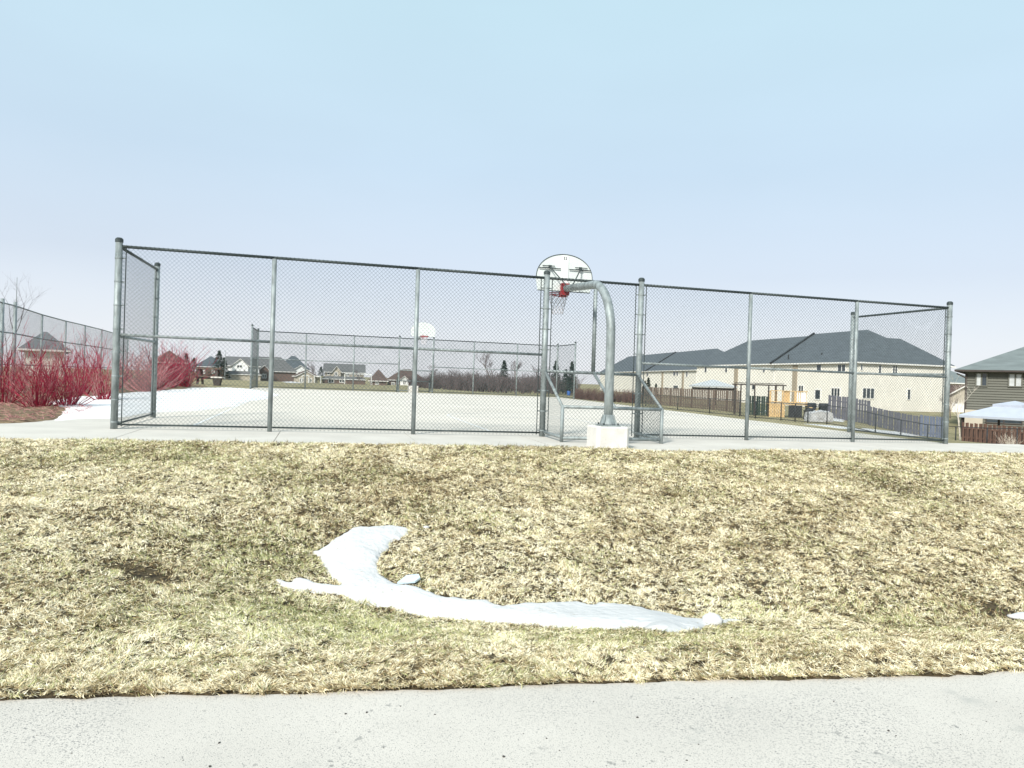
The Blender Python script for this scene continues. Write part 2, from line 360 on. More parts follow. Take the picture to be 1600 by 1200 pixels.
chunk('snow_chunk', 1113, 977, .078, (.8, .72), SNOW, 'round lump of snow at the right tip of the snow drift', seed=4)
chunk('snow_chunk', 666, 825, .036, (.8, .4), SNOW, 'tiny scrap of snow on the bank above the crescent drift', seed=8)
chunk('snow_chunk', 1606, 968, .16, (.5, .22), SNOW, 'small flat snow remnant in the ditch at the right edge', seed=5)
p = ground_at(632, 912); q = ground_at(648, 918)
b = MB(); M = Matrix.Rotation(.3, 4, 'X') @ Matrix.Rotation(-.2, 4, 'Y')
b.prism([(-.09, -.03), (.07, -.05), (.11, .0), (.09, .06), (-.02, .07)], -.008, .01).xf(M)
o = b.build('ice_slab', ICE); o.location = (p.x + .03, p.y - .01, p.z + .035); tag(o, 'blue grey slab of ice tilted against the snow drift', 'ice')
csn = [(84, 660), (120, 657), (178, 654.5), (246, 646), (300, 643), (350, 640), (385, 631), (425, 622), (440, 617), (405, 611), (392, 608.5), (340, 607), (300, 608), (240, 612), (170, 617), (110, 622), (50, 634)]
P = [ground_at(a, b_) for a, b_ in csn]
FIRN = mat('clean_snow', (.76, .75, .745), .8, 0, .03, 3, .25, 12, spec=.1)
o = sheet('snow_field', P, FIRN, .075, .13, .25, amp=.3); tag(o, 'wide patch of snow along the left side of the court under the fence', 'snow')
for k, (pts, lab) in enumerate([([(1185, 643), (1205, 640), (1228, 641), (1215, 645), (1190, 645)], 'small snow patch on the yard grass beside the wooden deck'),
        ([(1268, 652), (1285, 648), (1318, 655), (1322, 660), (1290, 657)], 'snow patch against the fence panels right of the deck'),
        ([(1262, 662.5), (1300, 665), (1380, 671), (1470, 681), (1440, 682), (1340, 672.5), (1290, 666.5)], 'thin strip of snow along the right side of the court'),
        ([(443, 597.2), (452, 595.8), (462, 596.3), (468, 598), (455, 598.6)], 'snow heap on the far playing field')]):
    P = G(pts); d = max((P[0] - q).length for q in P); o = sheet('snow_patch', P, SNOW, .06 if k < 3 else .5, d / 40, d / 18); tag(o, lab, 'snow')

# ------------------------------------------------------------------ grass on the bank
def blobs(x, y, L):
    g_ = np.zeros_like(x)
    for px, py, r, a in L:
        p = ground_at(px, py); g_ += a * np.exp(-(((x - p.x) / r) ** 2 + ((y - p.y) / (r * 1.0)) ** 2))
    return g_
NB = 1500000
y = 3.5 + (15.2 - 3.5) * rng.random(NB * 2) ** 1.55; x = (rng.random(NB * 2) * 2 - 1) * (y * .72 + .6)
keep = rng.random(NB * 2) < (y * .72 + .6) / (15.2 * .72 + .6) * 1.7 * (5 / y) ** .2
x, y = x[keep], y[keep]
s_ = (x - X0) * cT + (y - Y0) * sT; t_ = -(x - X0) * sT + (y - Y0) * cT
lap = rng.random(len(x)) ** 2 * .09 * (.2 + vnoise(x, y * .1, .12, 77))
m_ = (y > y_path(x) - lap * .55 + .004) & (t_ < t_edge(s_) + lap)
x, y = x[m_], y[m_]
fx = rng.uniform(-3.2, 3.6, 26000); fy = y_path(fx) + np.abs(rng.normal(0, .018, 26000)) - .018 * vnoise(fx, fx * 0, .11, 5) * 1.6; x = np.concatenate([x, fx]); y = np.concatenate([y, fy])
bb = np.array(SNOWP); near = (x > bb[:, 0].min() - .1) & (x < bb[:, 0].max() + .1) & (y > bb[:, 1].min() - .1) & (y < bb[:, 1].max() + .1)
D = np.full(len(x), -1.0); D[near] = inside(SNOWP, x[near], y[near]); m_ = D < .012; x, y = x[m_], y[m_]
bare = blobs(x, y, [(215, 895, .22, .9), (180, 880, .13, .6), (245, 905, .12, .8), (1560, 955, .16, 1.1), (1180, 915, .13, .7), (955, 818, .1, .6), (1230, 950, .12, .5), (108, 737, .13, .7), (1420, 765, .4, .5), (1330, 740, .5, .4)])
fine = vnoise(x, y, .021, 23) * .6 + vnoise(x, y, .048, 24) * .4
m_ = rng.random(len(x)) > bare * .75 + .45 * (vnoise(x, y, .13, 21) ** 3) + .95 * sm(.47, .33, fine); x, y = x[m_], y[m_]; bare = bare[m_]; fine = fine[m_]
N = len(x)
zb = T(x, y)
clump = vnoise(x, y, .09, 31); clump2 = vnoise(x, y, .35, 33)
green = .9 * blobs(x, y, [(420, 870, .5, .8), (400, 960, .7, .75), (620, 985, .55, .6), (560, 1000, .5, .5), (900, 997, .5, .6), (1050, 1000, .35, .6), (1170, 955, .3, .7), (1390, 965, .35, .5), (250, 710, .9, .55), (420, 735, .8, .35), (1360, 745, .5, .3), (350, 860, .8, .3), (1150, 990, .5, .5), (900, 700, 2.2, .12)])
green = green * .55 + .14 * sm(.55, .9, vnoise(x, y, .8, 41)) + .10 * sm(.4, .8, vnoise(x, y, .25, 43)) + .03
isg = rng.random(N) < np.clip(green, 0, .85) * .75
az = rng.random(N) * 2 * math.pi; az = np.where(rng.random(N) < .45, vnoise(x, y, .3, 51) * 9 + rng.normal(0, .5, N), az)
el = np.clip(rng.normal(.22, .22, N) + isg * .2 + clump * .12, .0, 1.3)
Ln = (.015 + .028 * rng.random(N)) * (.75 + .6 * clump) * (1 + .25 * isg) * (1 + .06 * np.clip(y - 6, 0, 9))
tuft = blobs(x, y, [(780, 1002, .16, 1)]); Ln *= 1 + .8 * tuft
W = (.0011 + .0011 * rng.random(N)) * (.75 + .14 * y)
dx = np.cos(az) * np.cos(el); dy = np.sin(az) * np.cos(el); dz = np.sin(el)
base = np.stack([x, y, zb + rng.random(N) * .016 * (.4 + clump)], -1); dr = np.stack([dx, dy, dz], -1) * Ln[:, None]
# follow the slope
sl_ = (T(x + .05, y) - zb) / .05; sm_ = (T(x, y + .05) - zb) / .05
dr[:, 2] += dr[:, 0] * np.clip(sl_, -.5, .5) + dr[:, 1] * np.clip(sm_, -.5, .5)
side = np.stack([-np.sin(az), np.cos(az), rng.normal(0, .5, N)], -1) * W[:, None]
V = np.empty((N, 3, 3)); V[:, 0] = base - side; V[:, 1] = base + side; V[:, 2] = base + dr
Fc = np.stack([np.arange(N) * 3, np.arange(N) * 3 + 1, np.arange(N) * 3 + 2], -1)
def grass_mat():
    m = bpy.data.materials.new('dead_and_green_grass'); m.use_nodes = True; n = m.node_tree.nodes; l = m.node_tree.links; b = n['Principled BSDF']
    b.inputs['Roughness'].default_value = .75; b.inputs['Specular IOR Level'].default_value = .2
    a = n.new('ShaderNodeAttribute'); a.attribute_name = 'tone'; g_ = n.new('ShaderNodeAttribute'); g_.attribute_name = 'green'
    r = n.new('ShaderNodeValToRGB'); l.new(a.outputs['Fac'], r.inputs[0]); E_ = r.color_ramp.elements
    E_[0].position = 0; E_[0].color = (.10, .062, .032, 1); E_[1].position = 1; E_[1].color = (.92, .85, .65, 1)
    k = E_.new(.3); k.color = (.34, .25, .12, 1); k = E_.new(.62); k.color = (.73, .63, .40, 1)
    r2 = n.new('ShaderNodeValToRGB'); l.new(a.outputs['Fac'], r2.inputs[0]); E_ = r2.color_ramp.elements
    E_[0].color = (.06, .085, .025, 1); E_[1].color = (.52, .52, .24, 1)
    mx = n.new('ShaderNodeMix'); mx.data_type = 'RGBA'; l.new(g_.outputs['Fac'], mx.inputs[0]); l.new(r.outputs[0], mx.inputs[6]); l.new(r2.outputs[0], mx.inputs[7])
    l.new(mx.outputs[2], b.inputs['Base Color']); return m
GRASS = grass_mat()
grass = np_mesh('grass', V.reshape(-1, 3), Fc, GRASS, False); grass['kind'] = 'stuff'
tag(grass, 'matted winter grass, straw coloured with green patches, covering the bank', 'grass')
tone = np.clip(.85 + rng.normal(0, .24, N) + (vnoise(x, y, .5, 61) - .5) * .22 + (vnoise(x, y, 1.6, 62) - .5) * .28 + (vnoise(x, y, .055, 63) - .5) * .35 + (clump2 - .5) * .15 - .35 * np.clip(bare, 0, 1) - .45 * sm(.62, .42, fine) + .35 * tuft
               - .22 * blobs(x, y, [(1350, 740, .9, 1), (560, 760, .9, .7), (700, 1040, .4, .6), (1200, 1040, .5, .6)]), 0, 1)
for nm, arr in (('tone', tone), ('green', isg.astype(float))):
    at_ = grass.data.attributes.new(nm, 'FLOAT', 'POINT'); at_.data.foreach_set('value', np.repeat(arr, 3).astype(np.float32))
b = MB()
lx = rng.uniform(-1, 1, 700); ly = 3.9 + 8 * rng.random(700) ** 1.3; lx = lx * (ly * .72 + .5); lz = T(lx, ly); ds = inside(SNOWP, lx, ly)
for k in range(700):
    if vnoise(lx[k], ly[k], .9, 91) < .45 or (ds[k] > -.02) or ly[k] < float(y_path(lx[k])) + .05 or -(lx[k] - X0) * sT + (ly[k] - Y0) * cT > -2.4: continue
    r_ = random.uniform(.008, .02); a = random.random() * 6.28; t1 = random.uniform(-.4, .4); c = Vector((lx[k], ly[k], lz[k] + .025)); e1 = Vector((math.cos(a), math.sin(a), t1)) * r_; e2 = Vector((-math.sin(a), math.cos(a), random.uniform(-.3, .5))) * r_ * .55
    b.face([c - e1, c - e2 * .8, c + e1, c + e2 + Vector((0, 0, .004))])
o = b.build('dead_leaves', mat('dead_leaf', (.09, .05, .03), .8, 0, .5, 3, col2=(.42, .32, .20))); o['kind'] = 'stuff'; tag(o, 'small brown dead leaves caught in the winter grass', 'leaves')
# clods, leaves and pebbles on the path
b = MB(); litter = 0
for k in range(90):
    Y_ = random.uniform(2.6, 3.9); X_ = random.uniform(-.72, .72) * Y_
    if Y_ > y_path(X_) - .02: continue
    r = random.choice([.0015, .002, .0025, .003, .004, .006]); h = r * .6; n0 = random.randint(4, 6); a0 = random.random() * 6
    pl = [(X_ + r * random.uniform(.6, 1.3) * math.cos(a0 + 2*math.pi*i/n0), Y_ + r * random.uniform(.6, 1.3) * math.sin(a0 + 2*math.pi*i/n0)) for i in range(n0)]
    b.prism(pl, PATH_Z + .0005, PATH_Z + h)
o = b.build('path_litter', mat('dark_grit', (.06, .055, .05), .9)); o['kind'] = 'stuff'; tag(o, 'dark grit and crumbs scattered on the pale path', 'grit')
chunk('soil_clod', 737, 1095, .016, (.6, .5), mat('wet_leaf', (.03, .03, .03), .9), 'small dark clod lying on the path near its grass edge', 'clod', 9, .3)
chunk('soil_clod', 103, 1169, .011, (.6, .5), MATS['wet_leaf'], 'tiny dark clod on the path at the lower left', 'clod', 3, .3)

# ------------------------------------------------------------------ chain-link fences
def mesh_panel(b, A, B, z0a, z1a, z0b=None, z1b=None, w=.0024, pitch=.072, barbs=True):
    """diamond wire between two feet A, B (xyz of the ground); z0/z1 lower and upper heights at A and B"""
    A, B = Vector(A), Vector(B); L = (B - A).length; z0b = z0a if z0b is None else z0b; z1b = z1a if z1b is None else z1b
    ex = (B - A) / L; nrm = Vector((-ex.y, ex.x, 0)).normalized()
    H = max(z1a, z1b)
    def lo(s): return z0a + (z0b - z0a) * s / L
    def hi(s): return z1a + (z1b - z1a) * s / L
    for fam in (1, -1):
        off = nrm * (w * 1.1 * fam)
        k = -int(H / pitch) - 2
        while k * pitch < L + H + pitch:
            s0 = k * pitch; k += 1
            # the wire z = zb + fam*(s-s0) clipped to the panel
            pts = []
            smin, smax = 0.0, L
            # parametric clip by 24 samples is costly; solve with the linear borders
            # border low: z0a + a*s ; border high: z1a + c*s
            a_ = (z0b - z0a) / L; c_ = (z1b - z1a) / L
            base_ = -fam * s0 if fam == 1 else (s0)
            # z(s) = fam*s + base_
            def cross(m0, z0): 
                d = fam - m0; return (z0 - base_) / d
            sl0 = cross(a_, z0a); sh0 = cross(c_, z1a)
            a1, b1 = min(sl0, sh0), max(sl0, sh0); a1, b1 = max(a1, 0), min(b1, L)
            if b1 - a1 < .02: continue
            p = A + ex * a1 + Vector((0, 0, fam * a1 + base_)) + off; q = A + ex * b1 + Vector((0, 0, fam * b1 + base_)) + off
            b.tube([p, q], w, 3, False)
    if barbs:
        s = 0
        while s < L:
            z = hi(s); p = A + ex * s + Vector((0, 0, z - .01)); b.tube([p, p + Vector((.004, 0, .028))], w, 3, False)
            s += pitch
    return b
RH = 3.1
def st(s, t, h=0): return c2w(s, t, h)
def post(parent, name, p, h, r, m=GALV, cap=False, bands=None, barside=(), n=14, lean=0):
    o = MB().tube([(p.x, p.y, p.z - .05), (p.x, p.y, p.z + h)], r, n).build(name, m, parent, True)
    if cap:
        MB().tube([(p.x, p.y, p.z + h - .03), (p.x, p.y, p.z + h + .02), (p.x, p.y, p.z + h + .045)], [r * 1.12, r * 1.12, r * .7], n).build('post_cap', GALVD, o, False)
    if bands:
        for z in bands:
            bb_ = MB().tube([(p.x, p.y, p.z + z - .012), (p.x, p.y, p.z + z + .012)], r + .004, n)
            for d in barside: e_ = p + d * (r + .06); bb_.bar((p.x, p.y, p.z + z), (e_.x, e_.y, p.z + z), .008, .022)
            bb_.build('tension_band', GALV, o)
    if barside:
        for d in barside:
            e_ = p + d * (r + .055); MB().tube([(e_.x, e_.y, p.z + .04), (e_.x, e_.y, p.z + RH - .02)], .009, 6).build('tension_bar', GALVD, o)
    return o
def rail(parent, name, p, q, r=.024, m=GALVD): return MB().tube([p, q], r, 10).build(name, m, parent, True)
ES = Vector((cT, sT, 0)); ET = Vector((-sT, cT, 0)); UP = Vector((0, 0, 1))
BANDS = [.12, .5, .9, 1.3, 1.7, 2.1, 2.5, 2.9]
def court_fence(name, label, t0, ss, sgn, rets, pocket, near=True):
    root = empty(name, label, 'fence'); L_ = ss[-1]; rp = .058 if near else .05
    w = .0023 if near else .0028
    ip = pocket                                     # index of the bay that holds the goal pocket
    for i, s_ in enumerate(ss):
        p = st(s_, t0); term = i in (0, len(ss) - 1, ip, ip + 1)
        if i == 0: d = [ES, ET * sgn]
        elif i == len(ss) - 1: d = [-ES, ET * sgn]
        else: d = [ES, -ES]
        if term: post(root, 'terminal_post', p, RH + .1, rp, GALV, True, BANDS, d if near else ())
        else: post(root, 'line_post', p, RH - .02, .042)
    for i in range(len(ss) - 1):
        a, b_ = ss[i], ss[i + 1]
        rail(root, 'top_rail', st(a, t0, RH), st(b_, t0, RH), .027)
        mb = MB()
        if i != ip:
            rail(root, 'middle_rail', st(a, t0 , 1.60 if i < ip else 1.52), st(b_, t0, 1.60 if i < ip else 1.52), .025, GALV)
            rail(root, 'bottom_rail', st(a, t0, .075), st(b_, t0, .075), .016)
            mesh_panel(mb, st(a + .05, t0 - .03 * sgn), st(b_ - .05, t0 - .03 * sgn), .03, RH + .015, w=w)
        else:
            rail(root, 'goal_crossbar', st(a, t0, 1.28), st(b_, t0, 1.28), .03, GALV)
            mesh_panel(mb, st(a + .09, t0 - .03 * sgn), st(b_ - .09, t0 - .03 * sgn), 1.28, RH + .015, w=w * 1.15)
        mb.build('wire_mesh', WIRE, root, kind='stuff')
    # goal pocket pushed out behind the opening
    a, b_ = ss[ip], ss[ip + 1]; tp = t0 - 1.15 * sgn; mid = (a + b_) / 2 + .02
    for s_ in (a + .02, b_ - .02):
        MB().tube([st(s_, tp, -.03), st(s_, tp, .66)], .034, 10).build('pocket_leg', GALV, root, True)
        rail(root, 'pocket_slope_rail', st(s_, t0, 1.28), st(s_, tp, .64), .028, GALV)
        rail(root, 'pocket_foot_rail', st(s_, t0, .09), st(s_, tp, .09), .028, GALV)
        mb = MB(); mesh_panel(mb, st(s_, t0), st(s_, tp), .05, 1.28, .05, .64, w=w, barbs=False); mb.build('wire_mesh', WIRE, root, kind='stuff')
    rail(root, 'pocket_top_rail', st(a + .02, tp, .64), st(b_ - .02, tp, .64), .03, GALV)
    rail(root, 'pocket_bottom_rail', st(a + .02, tp, .075), st(b_ - .02, tp, .075), .03, GALV)
    mb = MB(); mesh_panel(mb, st(a + .02, tp), st(b_ - .02, tp), .08, .65, w=w); mb.build('wire_mesh', WIRE, root, kind='stuff')
    # sloping net over the pocket: two straight families of wire between crossbar and top rail
    mb = MB(); wv = b_ - a; n_ = int(wv / .072)
    for k in range(-18, n_ + 18):
        for fam in (1, -1):
            s1 = a + k * .072; s2 = s1 + fam * 1.3; u0, u1 = 0, 1
            if s2 > s1: u0 = max(0, (a - s1) / (s2 - s1)); u1 = min(1, (b_ - s1) / (s2 - s1))
            else: u0 = max(0, (b_ - s1) / (s2 - s1)); u1 = min(1, (a - s1) / (s2 - s1))
            if u1 - u0 < .03: continue
            f = lambda u: st(s1 + (s2 - s1) * u, t0 + (tp - t0) * u, 1.30 + (.665 - 1.30) * u + .006 * fam)
            mb.tube([f(u0), f(u1)], w, 3, False)
    mb.build('wire_mesh', WIRE, root, kind='stuff')
    MB().tube([st(mid, t0, 1.3), st(mid, t0, RH)], .04, 12).build('line_post', GALV, root, True)
    MB().tube([st(mid, t0, 1.3), st(mid + .02, tp, .64)], .03, 10).build('pocket_brace', GALV, root, True)
    # return panels
    for s_, d in rets:
        q = st(s_, t0 + d * sgn); post(root, 'terminal_post', q, RH + .1, rp * .92, GALV, True, BANDS, (-ET * sgn,) if near else ())
        rail(root, 'top_rail', st(s_, t0, RH), st(s_, t0 + d * sgn, RH), .027); rail(root, 'middle_rail', st(s_, t0, 1.58), st(s_, t0 + d * sgn, 1.58), .025, GALV)
        rail(root, 'bottom_rail', st(s_, t0, .075), st(s_, t0 + d * sgn, .075), .016)
        mb = MB(); mesh_panel(mb, st(s_, t0 + .05 * sgn), st(s_, t0 + (d - .05) * sgn), .03, RH + .015, w=w * .62); mb.build('wire_mesh', WIRE, root, kind='stuff')
    return root
NS = [0, 2.52, 5.08, 7.60, 9.60, 12.10, 14.73, 17.209]
court_fence('chain_link_fence', 'tall chain link fence with ball pocket across the near end of the court', 0, NS, 1, [(0, 3.03), (LEN, 3.17)], 3)
FS = [0, 2.54, 5.15, 7.70, 9.66, 12.06, 14.69, 17.209]
court_fence('chain_link_fence', 'distant chain link fence closing the far end of the court', WID, FS, -1, [(0, 3.7), (LEN, 3.23)], 3, False)
# low bottom edge timber under the far fence
# tennis-court fence at the left
def plain_fence(name, label, pts, h, r, rails, m, mm, w, pitch, thick=(), meshz=.04, group=None):
    root = empty(name, label, 'fence', group=group)
    for i, p in enumerate(pts):
        MB().tube([(p.x, p.y, p.z - .1), (p.x, p.y, p.z + h + (.12 if i in thick else 0))], r * (1.5 if i in thick else 1), 8).build('post', m, root, True)
    for a, b_ in zip(pts[:-1], pts[1:]):
        for z in rails: rail(root, 'rail', a + UP * z, b_ + UP * z, r * .62, m)
        mb = MB(); mesh_panel(mb, a, b_, meshz, h, w=w, pitch=pitch, barbs=False); mb.build('wire_mesh', mm, root, kind='stuff')
    return root
tp_ = []
for px, py in [(-60, 456), (4, 472), (24, 477), (66, 491), (103, 501), (133, 508), (159, 514.5), (181, 521), (200, 526)]:
    d = ray(px, py); k = 2.12 / d.z; p = d * k; tp_.append(Vector((p.x, p.y, EYE + 2.12 - 3.1)))
plain_fence('tennis_court_fence', 'chain link fence running away behind the red shrubs at the left', tp_, 3.1, .04, (3.08, 2.1, 1.0, .1), GALV, WIRE, .0021, .09, (1, 2))

# ------------------------------------------------------------------ basketball hoops
def hoop(label, base, target, rimz, bw, scale=1.0):
    base = Vector(base); d = Vector((target[0] - base.x, target[1] - base.y, 0)); reach = d.length; d.normalize(); side = Vector((d.y, -d.x, 0))  # side = right, seen from behind
    root = empty('basketball_hoop', label, 'basketball hoop', base, 0)
    P = lambda a, b_, z: d * a + side * b_ + UP * z
    # block
    yaw = math.atan2(d.y, d.x)
    Mz = Matrix.Rotation(yaw, 4, 'Z'); hw = .29; c = .05
    prof = [(-hw, -hw + c), (-hw + c, -hw), (hw - c, -hw), (hw, -hw + c), (hw, hw - c), (hw - c, hw), (-hw + c, hw), (-hw, hw - c)]
    b = MB(); b.prism(prof, -.06, .345); bb_ = len(b.v)
    for q in prof: b.v.append((q[0] * .96, q[1] * .96, .365))
    n = 8; b.f = [f for f in b.f if f != tuple(range(n, 2*n))]
    for i in range(n): j = (i + 1) % n; b.f.append((n + i, n + j, bb_ + j, bb_ + i))
    b.f.append(tuple(range(bb_, bb_ + n))); b.xf(Mz).build('concrete_base', CONB, root)
    fl = MB().box((0, 0, .375), (.34, .34, .02)).xf(Mz).build('base_plate', GALV, root)
    for sx in (-1, 1):
        for sy in (-1, 1): MB().tube([(sx*.13, sy*.13, .385), (sx*.13, sy*.13, .42)], .014, 6).xf(Mz).build('bolt', GALVD, fl)
    R0 = .077; zt = rimz + .05; rad = 1.0
    pts = [P(0, 0, .385), P(0, 0, .9), P(0, 0, zt - rad - .25)]
    for k in range(1, 13):
        a = k / 12 * math.pi / 2; pts.append(P(rad * (1 - math.cos(a)), 0, zt - .12 - rad + rad * math.sin(a)))
    pts += [P(rad + .3, 0, zt - .10), P(reach - .12, 0, zt + .0)]
    MB().tube(pts, [R0] * (len(pts) - 2) + [R0 * .95, R0 * .9], 20).build('gooseneck_pole', GALV, root, True)
    MB().tube([P(0, 0, .385), P(0, 0, .42), P(0, 0, .56)], [.15, .125, R0 * 1.02], 16).build('pole_flare', GALV, root, True)
    g_ = MB()
    for k in range(4):
        a = yaw + k * math.pi / 2 + math.pi / 4; e_ = Vector((math.cos(a), math.sin(a), 0))
        g_.face([e_ * .09 + UP * .385, e_ * .17 + UP * .386, e_ * .095 + UP * .6])
    g_.build('base_gusset', GALV, root, kind='stuff')
    # fan backboard: curved top, flat bottom
    zb, H = rimz + .0, .77; xf_ = reach + .03
    out = []
    for k in range(33):
        a = math.pi * k / 32; out.append((-bw / 2 * math.cos(a), .27 + (H - .27) * math.sin(a) ** .9))
    out = [(-bw / 2 * .93, 0)] + out + [(bw / 2 * .93, 0)]
    b = MB(); n = len(out)
    for dd in (0, .03):
        for (u, z) in out: b.v.append(tuple(P(xf_ + dd, u, zb + z)))
    b.f += [tuple(range(n)), tuple(range(n, 2*n))[::-1]]
    for i in range(n): j = (i + 1) % n; b.f.append((i, n + i, n + j, j))
    bd = b.build('backboard', mat('off_white_fibreglass', (.60, .64, .62), .5, 0, .05, 4), root)
    ed = MB().tube([P(xf_ - .008, u, zb + z) for u, z in out[1:-1]], .0065, 6).build('board_edge', GALVD, bd, True)
    MB().tube([P(xf_ - .01, -bw*.465, zb), P(xf_ - .01, bw*.465, zb)], .010, 6).build('bottom_lip', GALVD, bd)
    pn = MB().box((0, 0, 0), (.012, .15, H * .93)).xf(Matrix.Translation(P(xf_ - .012, 0, zb + H * .5)) @ Mz).build('centre_panel', WHITE, bd)
    mk = MB()
    for u in (-.02, .02):
        mk.box((-.008, u, 0), (.006, .010, .055)); mk.box((-.008, u, -.028), (.006, .024, .008)); mk.box((-.008, u + .006, .024), (.006, .014, .008))
    mk.xf(Matrix.Translation(P(xf_ - .016, 0, zb + H * .90)) @ Mz).build('number_sticker', GALVD, bd)
    for sx in (-1, 1):
        arm = MB().tube([P(xf_ - .03, sx * .09, zb + H * .60), P(xf_ - .03, sx * bw * .46 , zb + H * .60)], .010, 6).build('back_rail', GALVD, bd)
        MB().tube([P(xf_ - .03, sx * .22, zb + H * .66), P(xf_ - .03, sx * bw * .40, zb + H * .66)], .009, 6).build('back_rail', GALVD, bd)
        MB().box((0, 0, 0), (.03, .06, .07)).xf(Matrix.Translation(P(xf_ - .05, sx * .33, zb + H * .63)) @ Mz).build('brace_clamp', GALVD, bd)
        MB().tube([P(xf_ - .06, sx * .33, zb + H * .62), P(xf_ - .35, sx * .07, zt + .04)], .012, 8).build('support_brace', GALVD, root)
    MB().box((0, 0, 0), (.10, .17, .24)).xf(Matrix.Translation(P(xf_ - .06, 0, zt - .01)) @ Mz).build('mounting_plate', REDP, root)
    MB().box((0, 0, 0), (.12, .13, .15)).xf(Matrix.Translation(P(xf_ + .09, 0, rimz - .03)) @ Mz).build('rim_bracket', REDP, root)
    rc = xf_ + .03 + .15 + .225; rr = .225
    ring = [P(rc + rr * math.cos(a), rr * math.sin(a), rimz) for a in np.linspace(0, 2 * math.pi, 33)]
    rim = MB().tube(ring, .011, 8, False).build('rim', REDP, root, True)
    MB().tube([P(rc + rr*math.cos(a), rr*math.sin(a), rimz - .03) for a in np.linspace(0, 2*math.pi, 33)], .007, 6, False).build('lower_ring', REDP, rim, True)
    for sx in (-1, 1): MB().tube([P(xf_ + .1, sx * .07, rimz - .1), P(rc, sx * rr, rimz - .01)], .008, 6).build('rim_strut', REDP, rim)
    def net(m, z_from, z_to, k0):
        nb = MB(); K = 12; rows = 6; dep = .42
        def np_(r_, k):
            u = r_ / rows; rad_ = rr * (1 - .50 * u ** .7); a = 2 * math.pi * (k + (r_ % 2) * .5) / K
            return P(rc + rad_ * math.cos(a), rad_ * math.sin(a), rimz - .02 - dep * u)
        for r_ in range(z_from, z_to):
            for k in range(K):
                o2 = (0, -1) if r_ % 2 == 0 else (1, 0)
                for dk in o2: nb.tube([np_(r_, k), np_(r_ + 1, k + dk)], .0055, 4, False)
        return nb.build('net', m, root, True)
    net(NETC, 0, 6, 0)
    return root
bp = at(950, 665, 12.7); gz = c2w((bp.x - X0)*cT + (bp.y - Y0)*sT, -(bp.x - X0)*sT + (bp.y - Y0)*cT).z
tg = at(882, 450, 15.35)
hoop('white fan backboard on a curved grey pole in front of the near fence', (bp.x, bp.y, gz), (tg.x, tg.y), EYE + 1.885 - gz, 1.22)
bp2 = at(645.5, 607, 43.6); tg2 = at(661, 520, 40.6); gz2 = c2w(8.5, 31).z
hoop('white fan shaped basketball backboard at the far end of the court', (bp2.x, bp2.y, gz2), (tg2.x, tg2.y), EYE + 2.27 - gz2, 1.36)

# ------------------------------------------------------------------ shrubs and trees
def shrub_mb(seed, n, h, spread, r0=.009, branches=3, thin=1):
    rnd = random.Random(seed); b = MB()
    def stem(p, d, L, r, lvl):
        pts = [p]; q = p.copy(); dd = d.copy(); sg = 5 if lvl == 0 else 3
        for i in range(sg):
            dd = (dd + Vector((rnd.gauss(0, .10), rnd.gauss(0, .10), .07 + rnd.gauss(0, .05)))).normalized(); q = q + dd * L / sg; pts.append(q.copy())
        b.tube(pts, [r * (1 - .8 * i / sg) for i in range(sg + 1)], 3, False)
        if lvl < 2:
            for k in range(branches if lvl == 0 else 2):
                i = rnd.randint(1, sg); dn = (dd + Vector((rnd.gauss(0, .45), rnd.gauss(0, .45), rnd.gauss(.1, .2)))).normalized()
                stem(pts[i], dn, L * rnd.uniform(.3, .6), r * .6, lvl + 1)
    for k in range(n):
        a = rnd.random() * 6.283; e_ = abs(rnd.gauss(0, 1)) * spread; c = rnd.random() * .16
        d = Vector((math.cos(a) * math.sin(e_), math.sin(a) * math.sin(e_), math.cos(e_) + .1)).normalized()
        stem(Vector((math.cos(a) * c, math.sin(a) * c, -.03)), d, h * rnd.uniform(.55, .98), r0 * rnd.uniform(.6, 1.2), 0)
    return b
def red_shrub(px, py, h, sp, seed, label, n=60, m=BRED, r0=.009):
    n = int(n * .62); h *= .82; sp *= 1.3; r0 *= 1.3
    p = ground_at(px, py); root = empty('dogwood_shrub', label, 'shrub', (p.x, p.y, p.z), group='red stemmed dogwood shrubs in the bed')
    shrub_mb(seed, n, h, sp, r0).build('red_stems', m, root)
    shrub_mb(seed + 50, n // 4, h * .75, sp, r0 * .9).build('old_stems', BPINK, root)
    del root['group']
    return root
red_shrub(60, 640, 1.62, .55, 1, 'red stemmed shrub spreading low beside the walkway, nearest of the bed', 85)
red_shrub(104, 638, 1.45, .62, 2, 'red stemmed shrub leaning right, second along the bed edge', 80)
red_shrub(163, 628, 1.9, .42, 3, 'upright red stemmed shrub just left of the corner fence post', 70)
red_shrub(6, 634, 1.7, .5, 4, 'red stemmed shrub cut off by the left edge of the picture', 60)
red_shrub(30, 617, 1.7, .5, 5, 'tall thin dogwood standing behind the red shrubs at the far left', 60, BPINK)
red_shrub(130, 618, 1.8, .5, 6, 'pinkish bare shrub in the second row behind the left bed', 70, BRED)
red_shrub(208, 611, 2.0, .5, 7, 'dull pink shrub seen through the left end return of the fence', 70, BPINK)
red_shrub(250, 610, 2.0, .5, 8, 'deep red shrub at the back edge of the snow, right of the return post', 90, BRED, .014)
red_shrub(268, 607, 2.0, .5, 9, 'crimson shrub in the middle of the distant row along the snow', 90, BRED, .015)
red_shrub(290, 605.5, 1.9, .5, 10, 'red shrub nearest the picnic table in the distant row', 90, BRED, .016)
red_shrub(228, 614, 1.9, .6, 11, 'low red shrub at the snow edge behind the return panel', 80, BPINK, .013)
red_shrub(84, 606, 2.1, .6, 12, 'grey pink thicket shrub before the tennis court fence', 70, BPINK, .013)
b = MB(); rnd = random.Random(11)
